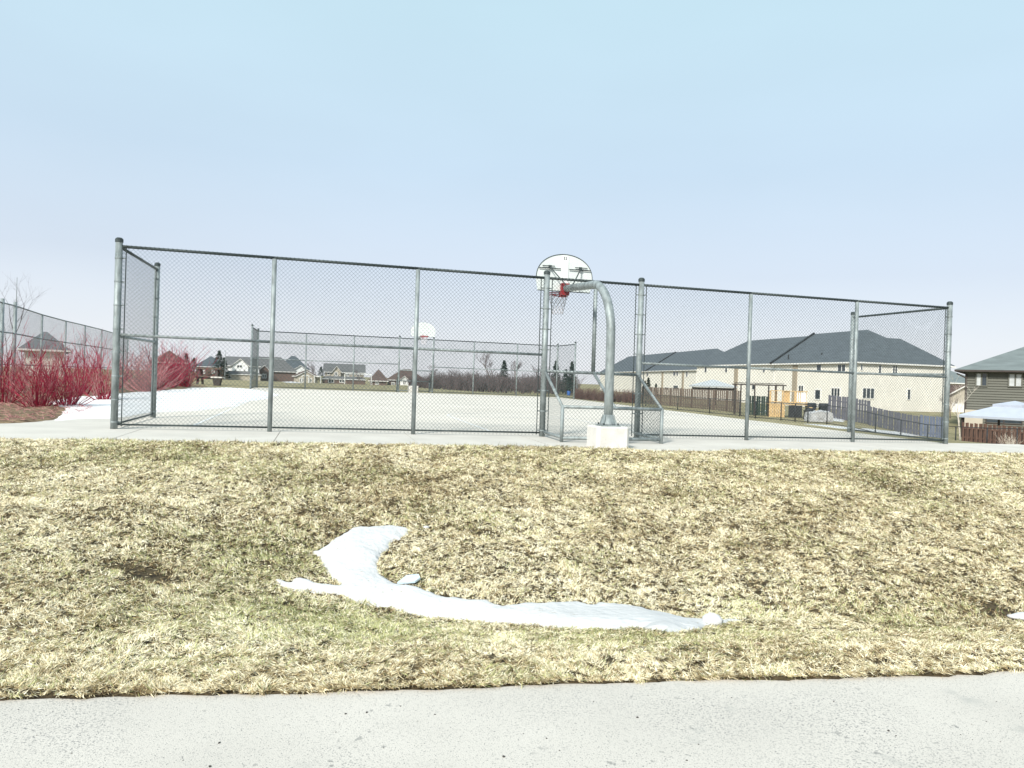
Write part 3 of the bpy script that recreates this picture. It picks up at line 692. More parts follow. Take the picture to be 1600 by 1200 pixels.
bx0, by0 = min(q.x for q in BEDP), min(q.y for q in BEDP); bx1, by1 = max(q.x for q in BEDP), max(q.y for q in BEDP)
tx = rng.uniform(max(bx0, -15), bx1, 9000); ty = rng.uniform(by0, min(by1, 22), 9000); dd_ = inside([(q.x, q.y) for q in BEDP], tx, ty); tx, ty = tx[dd_ > .05][:2600], ty[dd_ > .05][:2600]; tz = T(tx, ty)
for q in range(len(tx)):
    p = Vector((tx[q], ty[q], tz[q]))
    a = rnd.random() * 6.28; L_ = rnd.uniform(.03, .16); r_ = rnd.uniform(.0025, .005); z_ = rnd.uniform(.04, .09)
    b.tube([p + UP * z_, p + Vector((math.cos(a) * L_, math.sin(a) * L_, z_ + rnd.uniform(-.01, .07)))], [r_, r_ * .5], 3, False)
o = b.build('twig_litter', BPINK); o['kind'] = 'stuff'; tag(o, 'dead twigs and dry stalks littering the planting bed at the left', 'twigs')
def tree_mb(seed, h, r, depth=4, spread=.5, n=4, droop=0, ang=.5):
    rnd = random.Random(seed); b = MB(); c = MB()
    def br(p, d, L, r, lvl):
        pts = [p]; q = p.copy(); dd = d.copy(); sg = 4
        for i in range(sg):
            dd = (dd + Vector((rnd.gauss(0, .09), rnd.gauss(0, .09), rnd.gauss(.04, .05)))).normalized(); q = q + dd * L / sg; pts.append(q.copy())
        (b if lvl < 2 else c).tube(pts, [r * (1 - .5 * i / sg) for i in range(sg + 1)], 6 if lvl < 2 else 3, False)
        if lvl < depth:
            for k in range(n + (1 if lvl > 1 else 0)):
                i = rnd.randint(2, sg); a = rnd.random() * 6.283; o_ = Vector((math.cos(a), math.sin(a), rnd.uniform(-.1, .5)))
                br(pts[i], (dd + o_ * rnd.uniform(ang, ang * 1.7)).normalized(), L * rnd.uniform(.5, .78), r * .5, lvl + 1)
    br(Vector((0, 0, -.1)), Vector((0, 0, 1)), h * .42, r, 0)
    return b, c
def bare_tree(px, Y, h, seed, label, m=BARK, r=.1, depth=4, n=4, tm=TWIG, rot=0):
    x_ = ray(px, 600).x / ray(px, 600).y * Y; z = Tz(x_, Y); root = empty('bare_tree', label, 'tree', (x_, Y, z), rot)
    a, b_ = tree_mb(seed, h, r, depth, n=n); a.build('trunk', m, root); b_.build('crown', tm, root); return root
def conifer(px, Y, h, w, seed, label):
    x_ = ray(px, 600).x / ray(px, 600).y * Y; z = Tz(x_, Y); root = empty('evergreen_tree', label, 'tree', (x_, Y, z))
    MB().tube([(0, 0, -.1), (0, 0, h * .95)], [h * .025, .02], 7).build('trunk', BARK, root)
    rnd = random.Random(seed); b = MB()
    for k in range(900):
        u = rnd.random() ** .8; zz = h * (.06 + .94 * u); rr = w / 2 * (1 - u) ** .85 * rnd.uniform(.55, 1.08) * (1 + .2 * math.sin(u * 40)); a = rnd.random() * 6.283
        c = Vector((math.cos(a) * rr, math.sin(a) * rr, zz)); L_ = h * .05 * rnd.uniform(.6, 1.4)
        t_ = Vector((math.cos(a), math.sin(a), -.3)) * L_; s_ = Vector((-math.sin(a), math.cos(a), rnd.uniform(-.4, .4))) * L_ * .45
        b.face([c - s_, c + s_, c + t_])
        b.face([c - t_ * .6, c + t_ * .5 + s_, c + t_ * .3 - s_])
    b.build('crown', CONIF, root); return root

# ------------------------------------------------------------------ buildings
class Bld:
    """a building in its own frame: u along the row, v across it (to the right of u), z up"""
    def __init__(s, name, label, o, u, z0, cat='house'):
        s.o = Vector((o[0], o[1], 0)); s.u = Vector((u[0], u[1], 0)).normalized(); s.v = Vector((s.u.y, -s.u.x, 0)); s.z0 = z0
        s.root = empty(name, label, cat, (o[0], o[1], z0))
    def P(s, u, v, z): return s.u * u + s.v * v + UP * (z - s.z0)
    def vol(s, u0, u1, v0, v1, ze, zr, wm, rm, hip=(True, True), along='u', ov=.4, hk=1.0, th=.16, wall=True, fascia=TRIM, zb=None):
        P = s.P
        if wall:
            b = MB(); q = [(u0, v0), (u1, v0), (u1, v1), (u0, v1)]; zb_ = s.z0 - .3 if zb is None else zb
            lo = [P(a, c, zb_) for a, c in q]; hi = [P(a, c, ze) for a, c in q]
            for i in range(4): j = (i + 1) % 4; b.face([lo[i], lo[j], hi[j], hi[i]])
            b.face(hi)
            if along == 'u':
                for k, uu in enumerate((u0, u1)):
                    if not hip[k]: b.face([P(uu, v0, ze), P(uu, v1, ze), P(uu, (v0+v1)/2, zr - .02)])
            else:
                for k, vv in enumerate((v0, v1)):
                    if not hip[k]: b.face([P(u0, vv, ze), P(u1, vv, ze), P((u0+u1)/2, vv, zr - .02)])
            b.build('wall', wm, s.root)
        a0, a1, c0, c1 = (u0, u1, v0, v1) if along == 'u' else (v0, v1, u0, u1)
        Q = (lambda a, c, z: P(a, c, z)) if along == 'u' else (lambda a, c, z: P(c, a, z))
        half = (c1 - c0) / 2; mid = (c0 + c1) / 2; ex = half * hk; sl_ = (zr - ze) / half; drop = sl_ * ov * .55
        A0, A1, C0, C1 = a0 - ov, a1 + ov, c0 - ov, c1 + ov
        r0 = a0 + ex if hip[0] else A0; r1 = a1 - ex if hip[1] else A1
        if r0 > r1 - .3: r0 = r1 - .3 if not hip[1] else (r0 + r1) / 2 - .15; r1 = max(r1, r0 + .3) if not hip[1] else r0 + .3
        E = [Q(A0, C0, ze - drop + th), Q(A1, C0, ze - drop + th), Q(A1, C1, ze - drop + th), Q(A0, C1, ze - drop + th)]
        Eb = [Q(A0, C0, ze - drop), Q(A1, C0, ze - drop), Q(A1, C1, ze - drop), Q(A0, C1, ze - drop)]
        R0_, R1_ = Q(r0, mid, zr + th), Q(r1, mid, zr + th)
        b = MB(); b.face([E[0], E[1], R1_, R0_]); b.face([E[2], E[3], R0_, R1_])
        if hip[0]: b.face([E[3], E[0], R0_])
        if hip[1]: b.face([E[1], E[2], R1_])
        b.face([Eb[0], Eb[3], R0_ - UP * th, R1_ - UP * th][:0] or [Eb[0], R0_ - UP * th, R1_ - UP * th, Eb[1]]); b.face([Eb[3], Eb[2], R1_ - UP * th, R0_ - UP * th])
        rf = b.build('roof', rm, s.root)
        f = MB()
        for i in range(4):
            j = (i + 1) % 4; end = {1: 1, 3: 0}.get(i)
            if end is None or hip[end]: f.face([Eb[i], Eb[j], E[j], E[i]])
            else:
                Rr = R1_ if end else R0_
                f.face([Eb[i], Rr - UP * th, Rr, E[i]]); f.face([Rr - UP * th, Eb[j], E[j], Rr])
        f.build('fascia', fascia, rf)
        return rf
    def plane_hit(s, px, py, face, k):    # face 'v' : plane v = k ; face 'u' : plane u = k ; returns (u or v, z)
        d = ray(px, py); n_ = s.v if face == 'v' else s.u; oo = Vector((0, 0, EYE)) - s.o
        t_ = (k - oo.dot(n_)) / d.dot(n_); p = oo + d * t_; return (p.dot(s.u) if face == 'v' else p.dot(s.v)), p.z
    def win(s, face, k, a0, a1, z0, z1, out=-1, panes=1, fm=TRIM, gm=GLASS, fr=.07, name='window'):
        a0, a1 = min(a0, a1), max(a0, a1); z0, z1 = min(z0, z1), max(z0, z1)
        Q = (lambda a, w, z: s.P(a, k + out * w, z)) if face == 'v' else (lambda a, w, z: s.P(k + out * w, a, z))
        ax = s.u if face == 'v' else s.v; nm = (s.v if face == 'v' else s.u) * out
        M3 = Matrix((ax, nm, UP)).transposed()
        b = MB(); h = z1 - z0; w_ = a1 - a0; c = lambda a, z: Q(a, .035, z)
        b.box(c((a0+a1)/2, z0 + fr/2), (w_, .07, fr), M3); b.box(c((a0+a1)/2, z1 - fr/2), (w_, .07, fr), M3)
        b.box(c(a0 + fr/2, (z0+z1)/2), (fr, .07, h - 2*fr), M3); b.box(c(a1 - fr/2, (z0+z1)/2), (fr, .07, h - 2*fr), M3)
        for i in range(1, panes): b.box(c(a0 + w_ * i / panes, (z0+z1)/2), (fr * 1.1, .06, h - 2*fr), M3)
        o = b.build(name, fm, s.root)
        for i in range(panes):
            MB().box(Q(a0 + w_ * (i + .5) / panes, .012, (z0+z1)/2), (w_ / panes - fr * 1.2, .02, h - 1.9*fr), M3).build('pane', gm[i % len(gm)] if isinstance(gm, (list, tuple)) else gm, o)
        return o
    def wpx(s, face, k, x0, x1, y0, y1, out=-1, panes=1, **kw):
        a0, za = s.plane_hit(x0, (y0+y1)/2, face, k); a1, zb_ = s.plane_hit(x1, (y0+y1)/2, face, k); xm = (x0+x1)/2
        z0 = s.plane_hit(xm, y1, face, k)[1]; z1 = s.plane_hit(xm, y0, face, k)[1]
        return s.win(face, k, a0, a1, z0, z1, out, panes, **kw)
    def stripe(s, face, k, a, w, z0, z1, out, m, name):
        p = (s.P(a, k + out * .06, 0) if face == 'v' else s.P(k + out * .06, a, 0)); ax = s.u if face == 'v' else s.v; nm = (s.v if face == 'v' else s.u)
        MB().box(Vector((p.x, p.y, (z0+z1)/2 - s.z0)), (w, .1, z1 - z0), Matrix((ax, nm, UP)).transposed()).build(name, m, s.root)
    def vents(s, L, rm=BLACK):
        for (x_, y_, Y_) in L:
            p = at(x_, y_, Y_) - Vector((s.o.x, s.o.y, s.z0)); MB().tube([p - UP * .4, p + UP * .15], .09, 6).build('roof_vent', rm, s.root)
GZ = EYE - 2.2; EV = EYE + 3.35
B1 = Bld('townhouse_block', 'long cream townhouse row with slate hip roof nearest the court at the right', (39.2, 84), (-.262, .965), GZ)
B1.vol(0, 15.5, 0, 12.4, EV, EYE + 7.5, STUCCO, SLATE, (True, False), hk=.95)
B1.vol(15.5, 37, .35, 12.4, EV, EYE + 7.3, STUCCO, SLATE, (False, True), hk=.85, ov=.3)
B1.vol(.3, 9, 4, 13.2, EV - .012, EYE + 6.5, STUCCO, SLATE, (True, True), along='v', hk=.75, ov=.42)
vb = MB().bar(B1.P(15.95, -.5, EV + .05), B1.P(15.95, 6.2, EYE + 7.75), .3, .25).build('verge_board', BLACK, B1.root)
for q in [(1276,1284,569,581,1),(1309,1322,569,581,2),(1248,1256,602,612,2),(1299,1313,606,622,3)]: B1.wpx('v', 0, *q[:4], panes=q[4])
B1.wpx('v', 0, 1273, 1283, 608, 625, panes=1, name='door', fr=.12)
for q in [(1192,1196,574,582,1),(1219,1224,574,582,1),(1101,1105,573,582,1),(1133,1137,573,582,1),(1175,1181,600,609,1),(1215,1222,604,612,2)]: B1.wpx('v', .35, *q[:4], panes=q[4])
for q in [(1344,1348,569,579,1),(1372,1377,570,585,1),(1394,1402,571,587,2),(1347,1366,606,623,3),(1417,1422.5,608,625,1)]: B1.wpx('u', 0, *q[:4], panes=q[4])
for a in (B1.plane_hit(1242, 600, 'v', 0)[0], B1.plane_hit(1150, 600, 'v', .35)[0]): B1.stripe('v', 0 if a < 15 else .35, a, .9, GZ, EV - .25, -1, mat('tan_panel', (.33, .28, .21), .8), 'recess_panel')
for a in (B1.plane_hit(1209.5, 600, 'v', 0)[0],): B1.stripe('v', .35, a + .5, .12, GZ, EV - .25, -1, TRIM, 'downspout')
B1.stripe('u', 0, 12.7, .12, GZ, EV - .25, -1, GALVD, 'downspout')
B1.vents([(1143, 561, 120), (1260, 557, 95), (1284, 553, 92), (1232, 556, 97), (1160, 563, 112)])
B2 = Bld('townhouse_block', 'second cream townhouse row behind, with its roof lower and further left', (37, 149), (-.14, .99), GZ)
B2.vol(0, 30, 0, 14, EV, EYE + 8.0, STUCCO, SLATE, (True, False), hk=.9)
B2.vol(30, 76, .3, 14, EV, EYE + 8.1, STUCCO, SLATE, (False, True), hk=.9)
MB().bar(B2.P(30.5, -.5, EV + .05), B2.P(30.5, 7, EYE + 8.2), .35, .35).build('verge_board', BLACK, B2.root)
B2.vol(-9, 8, 5, 14, EV - .013, EYE + 6.9, STUCCO, SLATE, (True, True), hk=.9)
for q in [(1052,1056,580,587,1),(1057,1060,580,587,1),(1072,1075,580,589,1),(1025,1028,580,588,1),(1052,1060,602,609,1),(1039,1045,605,609,1),(985,990,582,588,1),(1010,1013,582,588,1)]: B2.wpx('v', 0 if q[0] > 1034 else .3, *q[:4], panes=q[4])
for xx in (1035, 1012, 1067): B2.stripe('v', 0 if xx > 1034 else .3, B2.plane_hit(xx, 600, 'v', 0)[0], 1.0, GZ, EV - .3, -1, MATS['tan_panel'], 'recess_panel')
# house with olive siding at the right edge
gzR = EYE - 3.25
B3 = Bld('house', 'two storey house with dark olive siding and hip roof at the right edge', (39.15, 64), (.81, -.586), gzR)
ev3 = EYE + 2.2
B3.vol(0, 15, -11, 0, ev3, EYE + 4.9, OLIVE, SLATE2, (True, True), ov=.75, fascia=DTRIM)
b = MB()
for k in range(34):
    z = gzR + .1 + k * .22
    if z > ev3 - .45: break
    b.face([B3.P(-.001, .075, z), B3.P(15, .075, z), B3.P(15, .008, z + .2), B3.P(-.001, .008, z + .2)]); b.face([B3.P(0, .001, z), B3.P(15, .001, z), B3.P(15, .075, z), B3.P(0, .075, z)])
b.build('lap_siding', OLIVE, B3.root, kind='stuff')
B3.wpx('v', .08, 1524, 1543.5, 582, 604, out=1, panes=2, fm=MATS['olive_grey_siding'], gm=[CURT, GLASS], fr=.1)
B3.wpx('v', .08, 1575, 1598, 583, 605, out=1, panes=2, fm=MATS['olive_grey_siding'], gm=[CURT, CURT], fr=.1)
B3.win('v', .045, 1.6, 4.2, gzR + .9, gzR + 2.1, 1, 2, fm=DTRIM)
B3.stripe('v', .05, .1, .12, gzR, ev3 - .4, 1, DTRIM, 'downspout')
MB().bar(B3.P(-.6, .4, ev3 - .38), B3.P(.1, .12, ev3 - .75), .1, .1).build('gutter_elbow', DTRIM, B3.root)
b = MB().box(B3.P(.8, .6, gzR + 1.0), (1.3, 1.1, 2.0), Matrix((B3.u, B3.v, UP)).transposed()); b.build('porch_bay', BEIGE, B3.root)
# houses seen in the gap
B4 = Bld('house', 'grey roofed house seen in the gap beside the olive house', (60, 108), (-.3, .95), GZ)
B4.vol(0, 14, 0, 12, EYE + 1.7, EYE + 4.9, BEIGE, SLATE2, (True, True))
B4b = Bld('garage', 'low beige garage with dark gable roof in the gap between houses', (51.8, 88.5), (.96, .2), GZ - .5)
B4b.vol(0, 5, -6, 0, EYE - .3, EYE + 1.0, BEIGE, BROWNR, (False, False), along='v'); B4b.win('v', 0, 1, 4, GZ - .5, GZ + 1.2, 1, 1, gm=TRIM, name='garage_door')
# far houses across the playing field
def far_house(label, xl, xr, ybase, yeave, yridge, Y, wm, rm, hip=(True, True), gables=(), depth=10, lower=None, wins=(), name='house'):
    xm = (xl + xr) / 2; dc = ray(xm, ybase); n_ = Vector((dc.x, dc.y)).normalized()
    def fp(px, py, D):                                    # point on the upright plane facing the eye at distance D
        d = ray(px, py); return Vector((0, 0, EYE)) + d * (D / (d.x * n_.x + d.y * n_.y))
    pl = fp(xl, ybase, Y); pr = fp(xr, ybase, Y); w_ = math.hypot(pr.x - pl.x, pr.y - pl.y); zb_ = min(Tz(pl.x, pl.y), pl.z)
    B = Bld(name, label, (pl.x, pl.y), (n_.y, -n_.x), zb_); ze = fp(xm, yeave, Y).z; zr = fp(xm, yridge, Y + depth * .5).z
    B.vol(0, w_, -depth, 0, ze, zr, wm, rm, hip, ov=.5, hk=.8)
    ppm = w_ / (xr - xl)
    for (gx0, gx1, gp, gm_) in gables:                    # projecting gable fronts
        B.vol((gx0 - xl) * ppm, (gx1 - xl) * ppm, -depth * .45, 1.2, ze - .02, fp(xm, gp, Y).z, gm_, rm, (False, False), along='v', ov=.35)
    if lower: B.vol(-.6, w_ + .4, .3, 2.6, lower[0] + zb_, lower[1] + zb_, lower[2], rm, (True, True), ov=.3)
    vv = 0 if not lower else 2.6
    for (x0, x1, y0, y1, vk) in wins:
        z1 = fp((x0+x1)/2, y0, Y).z; z0 = fp((x0+x1)/2, y1, Y).z
        B.win('v', vk, (x0 - xl) * ppm, (x1 - xl) * ppm, z0, z1, 1, 2 if x1 - x0 > 4 else 1, fr=.14)
    return B
far_house('grey hip roof house behind the tennis court fence at the far left', 37, 100, 585, 547, 521, 78, STUCCO, mat('pale_grey_shingles', (.16, .165, .17), .9), depth=9, wins=[(48, 55, 555, 563, 0), (80, 87, 556, 564, 0)])
far_house('brown roofed house rising behind the distant red shrubs', 236, 290, 594, 566, 549, 190, BRICK, BROWNR, wins=[(255, 260, 572, 579, 0), (270, 275, 572, 579, 0)])
far_house('brick house with blue grey hip roof beside the dark evergreen', 306, 352, 594, 573, 557.5, 205, BRICK, SLATE, wins=[(315, 320, 578, 584, 0), (330, 335, 578, 584, 0)])
far_house('white gabled house with grey roof left of the far corner posts', 354, 404, 595, 572, 558.5, 200, WHITE, GREYR, (False, False), [(362, 387, 561.5, WHITE)], lower=(1.7, 2.4, BEIGE), wins=[(369, 378, 570, 575, 1.2), (366, 369, 577, 581, 1.2), (380, 383, 577, 581, 1.2), (357, 361, 586, 592, 2.6), (390, 396, 586, 592, 2.6)])
far_house('house with large plain slate roof just right of the far corner posts', 405, 462, 596, 580, 559, 212, BRICK, GREYR, (False, True), [(405, 420, 572, BRICK)], wins=[(409, 416, 584, 591, 1.2)])
B = far_house('dark roofed house with two peaks and a white front gable', 432, 482, 597, 577, 557, 226, BRICK, SLATE, (True, True), [(460, 478, 571, WHITE)], wins=[(465, 474, 581, 588, 1.2)])
far_house('small tan garage with a gable roof in front of the twin peaked house', 459, 496, 599, 588, 580, 192, BEIGE, BROWNR, (True, True), [(464, 492, 580.5, BEIGE)], depth=6, wins=[(468, 474, 591, 597.5, 1.2), (481, 487, 591, 597.5, 1.2)])
far_house('grey two storey house with a centre dormer gable across the field', 507, 568, 599.5, 582, 569.5, 200, BEIGE, GREYR, (False, False), [(519, 532, 573, BEIGE)], lower=(1.3, 1.9, BRICK), wins=[(511, 515, 581, 586, 0), (521.5, 527, 581, 588, 1.2), (540, 545, 583, 588, 0), (556, 561, 583, 588, 0), (513, 522, 592, 598, 2.6), (530, 538, 592, 598, 2.6)])
far_house('low house with mauve brown roof, left half of the pair by the trees', 578, 604, 602, 595, 578.5, 196, BRICK, BROWNR, (True, True), wins=[(586, 592, 597, 601, 0)])
far_house('wide house with brown roof and a small white gable beside the trees', 605, 664, 604, 594, 577.5, 202, BRICK, BROWNR, (True, True), [(625, 638, 588, WHITE)], wins=[(629, 634, 595, 601, 1.2), (611, 617, 597, 602, 0)])
# trees by the far houses
conifer(341, 180, 7.0, 4.6, 1, 'dark dense evergreen in front of the brick house across the field')
conifer(349, 183, 5.5, 3.4, 2, 'smaller evergreen close against the right side of the dark evergreen')
conifer(290, 178, 6.0, 2.6, 3, 'thin evergreen rising behind the right end of the red shrubs')
conifer(302, 185, 5.2, 3.6, 4, 'sparse evergreen between the brown and blue roofed houses')
conifer(501, 188, 4.2, 2.8, 5, 'small evergreen between the tan garage and the grey house')
conifer(787, 150, 6.2, 3.0, 6, 'evergreen standing up from the middle of the bare tree belt')
conifer(884, 128, 4.4, 2.6, 7, 'blue green evergreen left of the blue barrel')
conifer(893, 122, 5.6, 1.9, 8, 'slim evergreen right behind the far right fence posts')
conifer(868, 135, 6.0, 2.6, 9, 'dark evergreen at the right end of the bare tree belt')
bare_tree(492, 195, 6.2, 1, 'bare tree behind the tan garage', r=.14)
bare_tree(560, 178, 4.0, 2, 'small bare tree before the right half of the grey house', r=.1)
bare_tree(672, 170, 6.0, 4, 'bare tree at the left end of the tree belt', r=.15)
bare_tree(769, 150, 8.2, 5, 'tall bare tree in the tree belt left of the evergreen', r=.16)
bare_tree(806, 155, 7.6, 6, 'broad bare tree in the tree belt right of the evergreen', r=.16)
bare_tree(841, 150, 6.4, 7, 'bare tree seen just left of the near goal pocket', r=.15)
bare_tree(712, 160, 5.4, 8, 'rounded bare tree in the left part of the tree belt', r=.14)
bare_tree(12, 27, 5.0, 9, 'thin bare tree with curved twigs at the left edge by the tennis fence', r=.028, m=TWIG, n=3)
bare_tree(119, 62, 3.6, 12, 'small bare tree holding a few dark seed heads behind the left shrubs', r=.05, m=TWIG)
bare_tree(1503, 50, 5.2, 10, 'slim pale barked young tree at the corner of the picket fence', PALEBARK, r=.055, depth=4, n=3, tm=PALEBARK)
bare_tree(1487, 75, 3.6, 11, 'small bare tree in the gap beside the olive house', r=.06)
# belt of scrub behind the field: reads as one mass
b = MB(); rnd = random.Random(5)
for k in range(520):
    u = rnd.random(); px = 640 + u * 262; Y = rnd.uniform(120, 185); d = ray(px, 600); x_ = d.x / d.y * Y; z = Tz(x_, Y)
    h = rnd.uniform(1.6, 3.9) * (.55 + .45 * math.sin(min(1, (px - 640) / 70) * 1.57))
    for j in range(13):
        a = rnd.random() * 6.28; sp = rnd.uniform(.1, .6); r = rnd.uniform(.018, .05)
        p0 = Vector((x_, Y, z)); p1 = p0 + Vector((math.cos(a) * sp * h * .4, math.sin(a) * sp * h * .4, h * rnd.uniform(.35, .6))); p2 = p1 + Vector((rnd.gauss(0, .35), rnd.gauss(0, .35), h * rnd.uniform(.2, .5)))
        b.tube([p0, p1, p2], [r, r * .8, r * .25], 3, False)
        for q in range(3):
            p3 = p1 + (p2 - p1) * rnd.random(); b.tube([p3, p3 + Vector((rnd.gauss(0, .4), rnd.gauss(0, .4), rnd.uniform(.1, .6)))], [r * .5, r * .1], 3, False)
o = b.build('bare_woodland', TWIG); o['kind'] = 'stuff'; tag(o, 'low purple grey belt of bare scrub and saplings beyond the playing field', 'woodland')
# hedges and brush in the yards
def brush(name, label, x0, x1, Y0_, Y1_, h, m, n_, seed, cat='hedge'):
    b = MB(); rnd = random.Random(seed)
    for k in range(n_):
        u = rnd.random(); px = x0 + u * (x1 - x0); Y = Y0_ + u * (Y1_ - Y0_) + rnd.uniform(-.8, .8); d = ray(px, 600); x_ = d.x / d.y * Y; p0 = Vector((x_, Y, Tz(x_, Y)))
        for j in range(6):
            p1 = p0 + Vector((rnd.gauss(0, .25), rnd.gauss(0, .25), h * rnd.uniform(.4, 1))); pm = (p0 + p1) / 2 + Vector((rnd.gauss(0, .1), rnd.gauss(0, .1), 0))
            b.tube([p0, pm, p1], [.025, .018, .006], 3, False)
    o = b.build(name, m); tag(o, label, cat); return o
brush('brown_hedge', 'brown leafless hedge behind the right end of the far fence', 899, 1002, 92, 84, 1.6, mat('brown_twigs', (.13, .08, .07), .9), 260, 3)
for k, (px, Y, h) in enumerate([(1008, 118, 2.8), (1013, 116, 3.3), (1025, 112, 2.4)]):
    conifer(px, Y, h, h * .42, 20 + k, ['narrow dark evergreen, leftmost of three by the second townhouse row', 'tallest of the three narrow evergreens by the second townhouse row', 'short evergreen, rightmost of three by the second townhouse row'][k])

# ------------------------------------------------------------------ yard fences and garden things
def board_fence(name, label, pts, h, m, bw_=.19, gap=.035, rails_=(.3, .9), joined=True, post_m=None, capped=False, sag=.02):
    root = empty(name, label, 'fence', pts[0]); o0 = pts[0]
    mb = MB()
    for a, b_ in zip(pts[:-1], pts[1:]):
        d = b_ - a; L = math.hypot(d.x, d.y); ex = Vector((d.x / L, d.y / L, 0)); M = Matrix((ex, Vector((-ex.y, ex.x, 0)), UP)).transposed()
        k = 0; s_ = bw_ / 2
        while s_ < L:
            p = a + d * (s_ / L) - o0 + Vector((-ex.y, ex.x, 0)) * (.05 * (k % 2)); k += 1; hh = h + random.uniform(-sag, sag)
            if joined: mb.box(p + UP * (hh / 2 + .03), (bw_ - gap, .022, hh), M)
            else: MB().box(p + UP * (hh / 2 + .03), (bw_ - gap, .022, hh), M).build('picket', m, root)
            s_ += bw_
        nP = max(1, int(round(L / 2.4)))
        for i in range(nP + 1):
            p = a + d * (i / nP) - o0 + Vector((-ex.y, ex.x, 0)) * .07; MB().box(p + UP * (h / 2), (.1, .1, h + .1), M).build('post', post_m or m, root)
        for z in rails_:
            MB().bar(a - o0 + UP * z + Vector((-ex.y, ex.x, 0)) * .035, b_ - o0 + UP * z + Vector((-ex.y, ex.x, 0)) * .035, .04, .09).build('rail', m, root)
    if not joined:
        mb = MB()
        for a, b_ in zip(pts[:-1], pts[1:]):
            d = b_ - a; L = math.hypot(d.x, d.y); ex = Vector((d.x / L, d.y / L, 0)); nn = Vector((-ex.y, ex.x, 0)); M = Matrix((ex, nn, UP)).transposed(); k = 0
            while k * bw_ < L: mb.box(a + d * (k * bw_ / L) - o0 + nn * .1 + UP * (h * .36), (bw_ * .9, .02, h * .72), M); k += 1
        mb.build('rear_boards', DTRIM, root, kind='stuff')
    if joined: mb.build('boards', m, root, kind='stuff')
    return root
def gp(px, Y): d = ray(px, 600); x_ = d.x / d.y * Y; return Vector((x_, Y, Tz(x_, Y)))
board_fence('privacy_fence', 'weathered brown board fence running in front of the townhouse rows', [gp(1003, 84), gp(1080, 73), gp(1156, 63)], 1.85, WOODF)
board_fence('privacy_fence', 'grey brown board fence panels behind the right end of the near fence', [gp(1296, 57), gp(1325, 56), gp(1360, 55.5)], 1.75, SLATD, rails_=(.3, 1.4))
board_fence('privacy_fence', 'lower dark board fence stepping down right of the tall panels', [gp(1360, 54.5), gp(1405, 53), gp(1440, 52)], 1.35, SLATD)
board_fence('privacy_fence', 'blue grey board fence ending at the townhouse corner', [gp(1440, 52), gp(1475, 51)], 1.45, BLUEG)
board_fence('picket_fence', 'low red brown picket fence in front of the gazebo at the right edge', [gp(1506, 48.5), gp(1640, 43)], 1.22, CEDAR, .165, .05, joined=False, sag=.03)
# black coated low fence in front of the yards
blk = [gp(px, Y) for px, Y in [(1010, 70), (1060, 65), (1110, 59), (1157, 55), (1182, 52), (1222, 50), (1244, 48.5), (1264, 47.5), (1294, 46.5), (1330, 45.5), (1370, 45), (1410, 44.5), (1452, 44), (1496, 43.2), (1545, 42.5), (1592, 42), (1650, 41.5)]]
plain_fence('low_chain_link_fence', 'low black coated chain link fence bordering the back yards', blk, 1.22, .035, (1.2, .08), BLACK, BLACK, .0028, .12)
# gazebo
gz_ = gp(1587, 52.5); zg = gz_.z
rt = empty('gazebo', 'two tier pale blue canopy gazebo behind the picket fence', 'gazebo', gz_, R(28))
def pyr(b, w, z0, h, t=.04, wt=0):
    c = [(-w, -w), (w, -w), (w, w), (-w, w)]; e_ = [Vector((a, c_, z0)) for a, c_ in c]; tp = [Vector((a / w * wt, c_ / w * wt, z0 + h)) for a, c_ in c]
    for i in range(4):
        j = (i + 1) % 4; b.face([e_[i], e_[j], tp[j], tp[i]]); b.face([e_[i] - UP * .16, e_[j] - UP * .16, e_[j], e_[i]])
    return b
ze_ = at(1587, 652, 52).z - zg
pyr(MB(), 2.55, ze_, .80, wt=.75).build('lower_canopy', CANVAS, rt); pyr(MB(), .98, ze_ + .86, .28, wt=.02).build('upper_canopy', CANVAS, rt)
mb = MB()
for i, (a, c_) in enumerate([(-1, -1), (1, -1), (1, 1), (-1, 1)]): MB().box((a * 2.3, c_ * 2.3, ze_ / 2), (.12, .12, ze_)).build('post', DTRIM, rt)
for i, (a, c_) in enumerate([(-1, -1), (1, -1), (1, 1), (-1, 1)]):
    a2, c2 = [(1, -1), (1, 1), (-1, 1), (-1, -1)][i]; MB().bar((a * 2.3, c_ * 2.3, ze_ - .1), (a2 * 2.3, c2 * 2.3, ze_ - .1), .06, .12).build('beam', DTRIM, rt)
g2 = gp(1114, 84); rt = empty('garden_canopy', 'grey peaked garden canopy behind the brown board fence', 'gazebo', g2, R(20)); z2 = at(1114, 603, 84).z - g2.z
pyr(MB(), 1.9, z2, .75).build('canopy', CANVG, rt)
for a, c_ in [(-1, -1), (1, -1), (1, 1), (-1, 1)]: MB().box((a * 1.6, c_ * 1.6, z2 / 2), (.1, .1, z2)).build('post', DTRIM, rt)
MB().box((0, 0, z2 - .35), (3.3, 3.3, .3)).build('valance', DTRIM, rt)
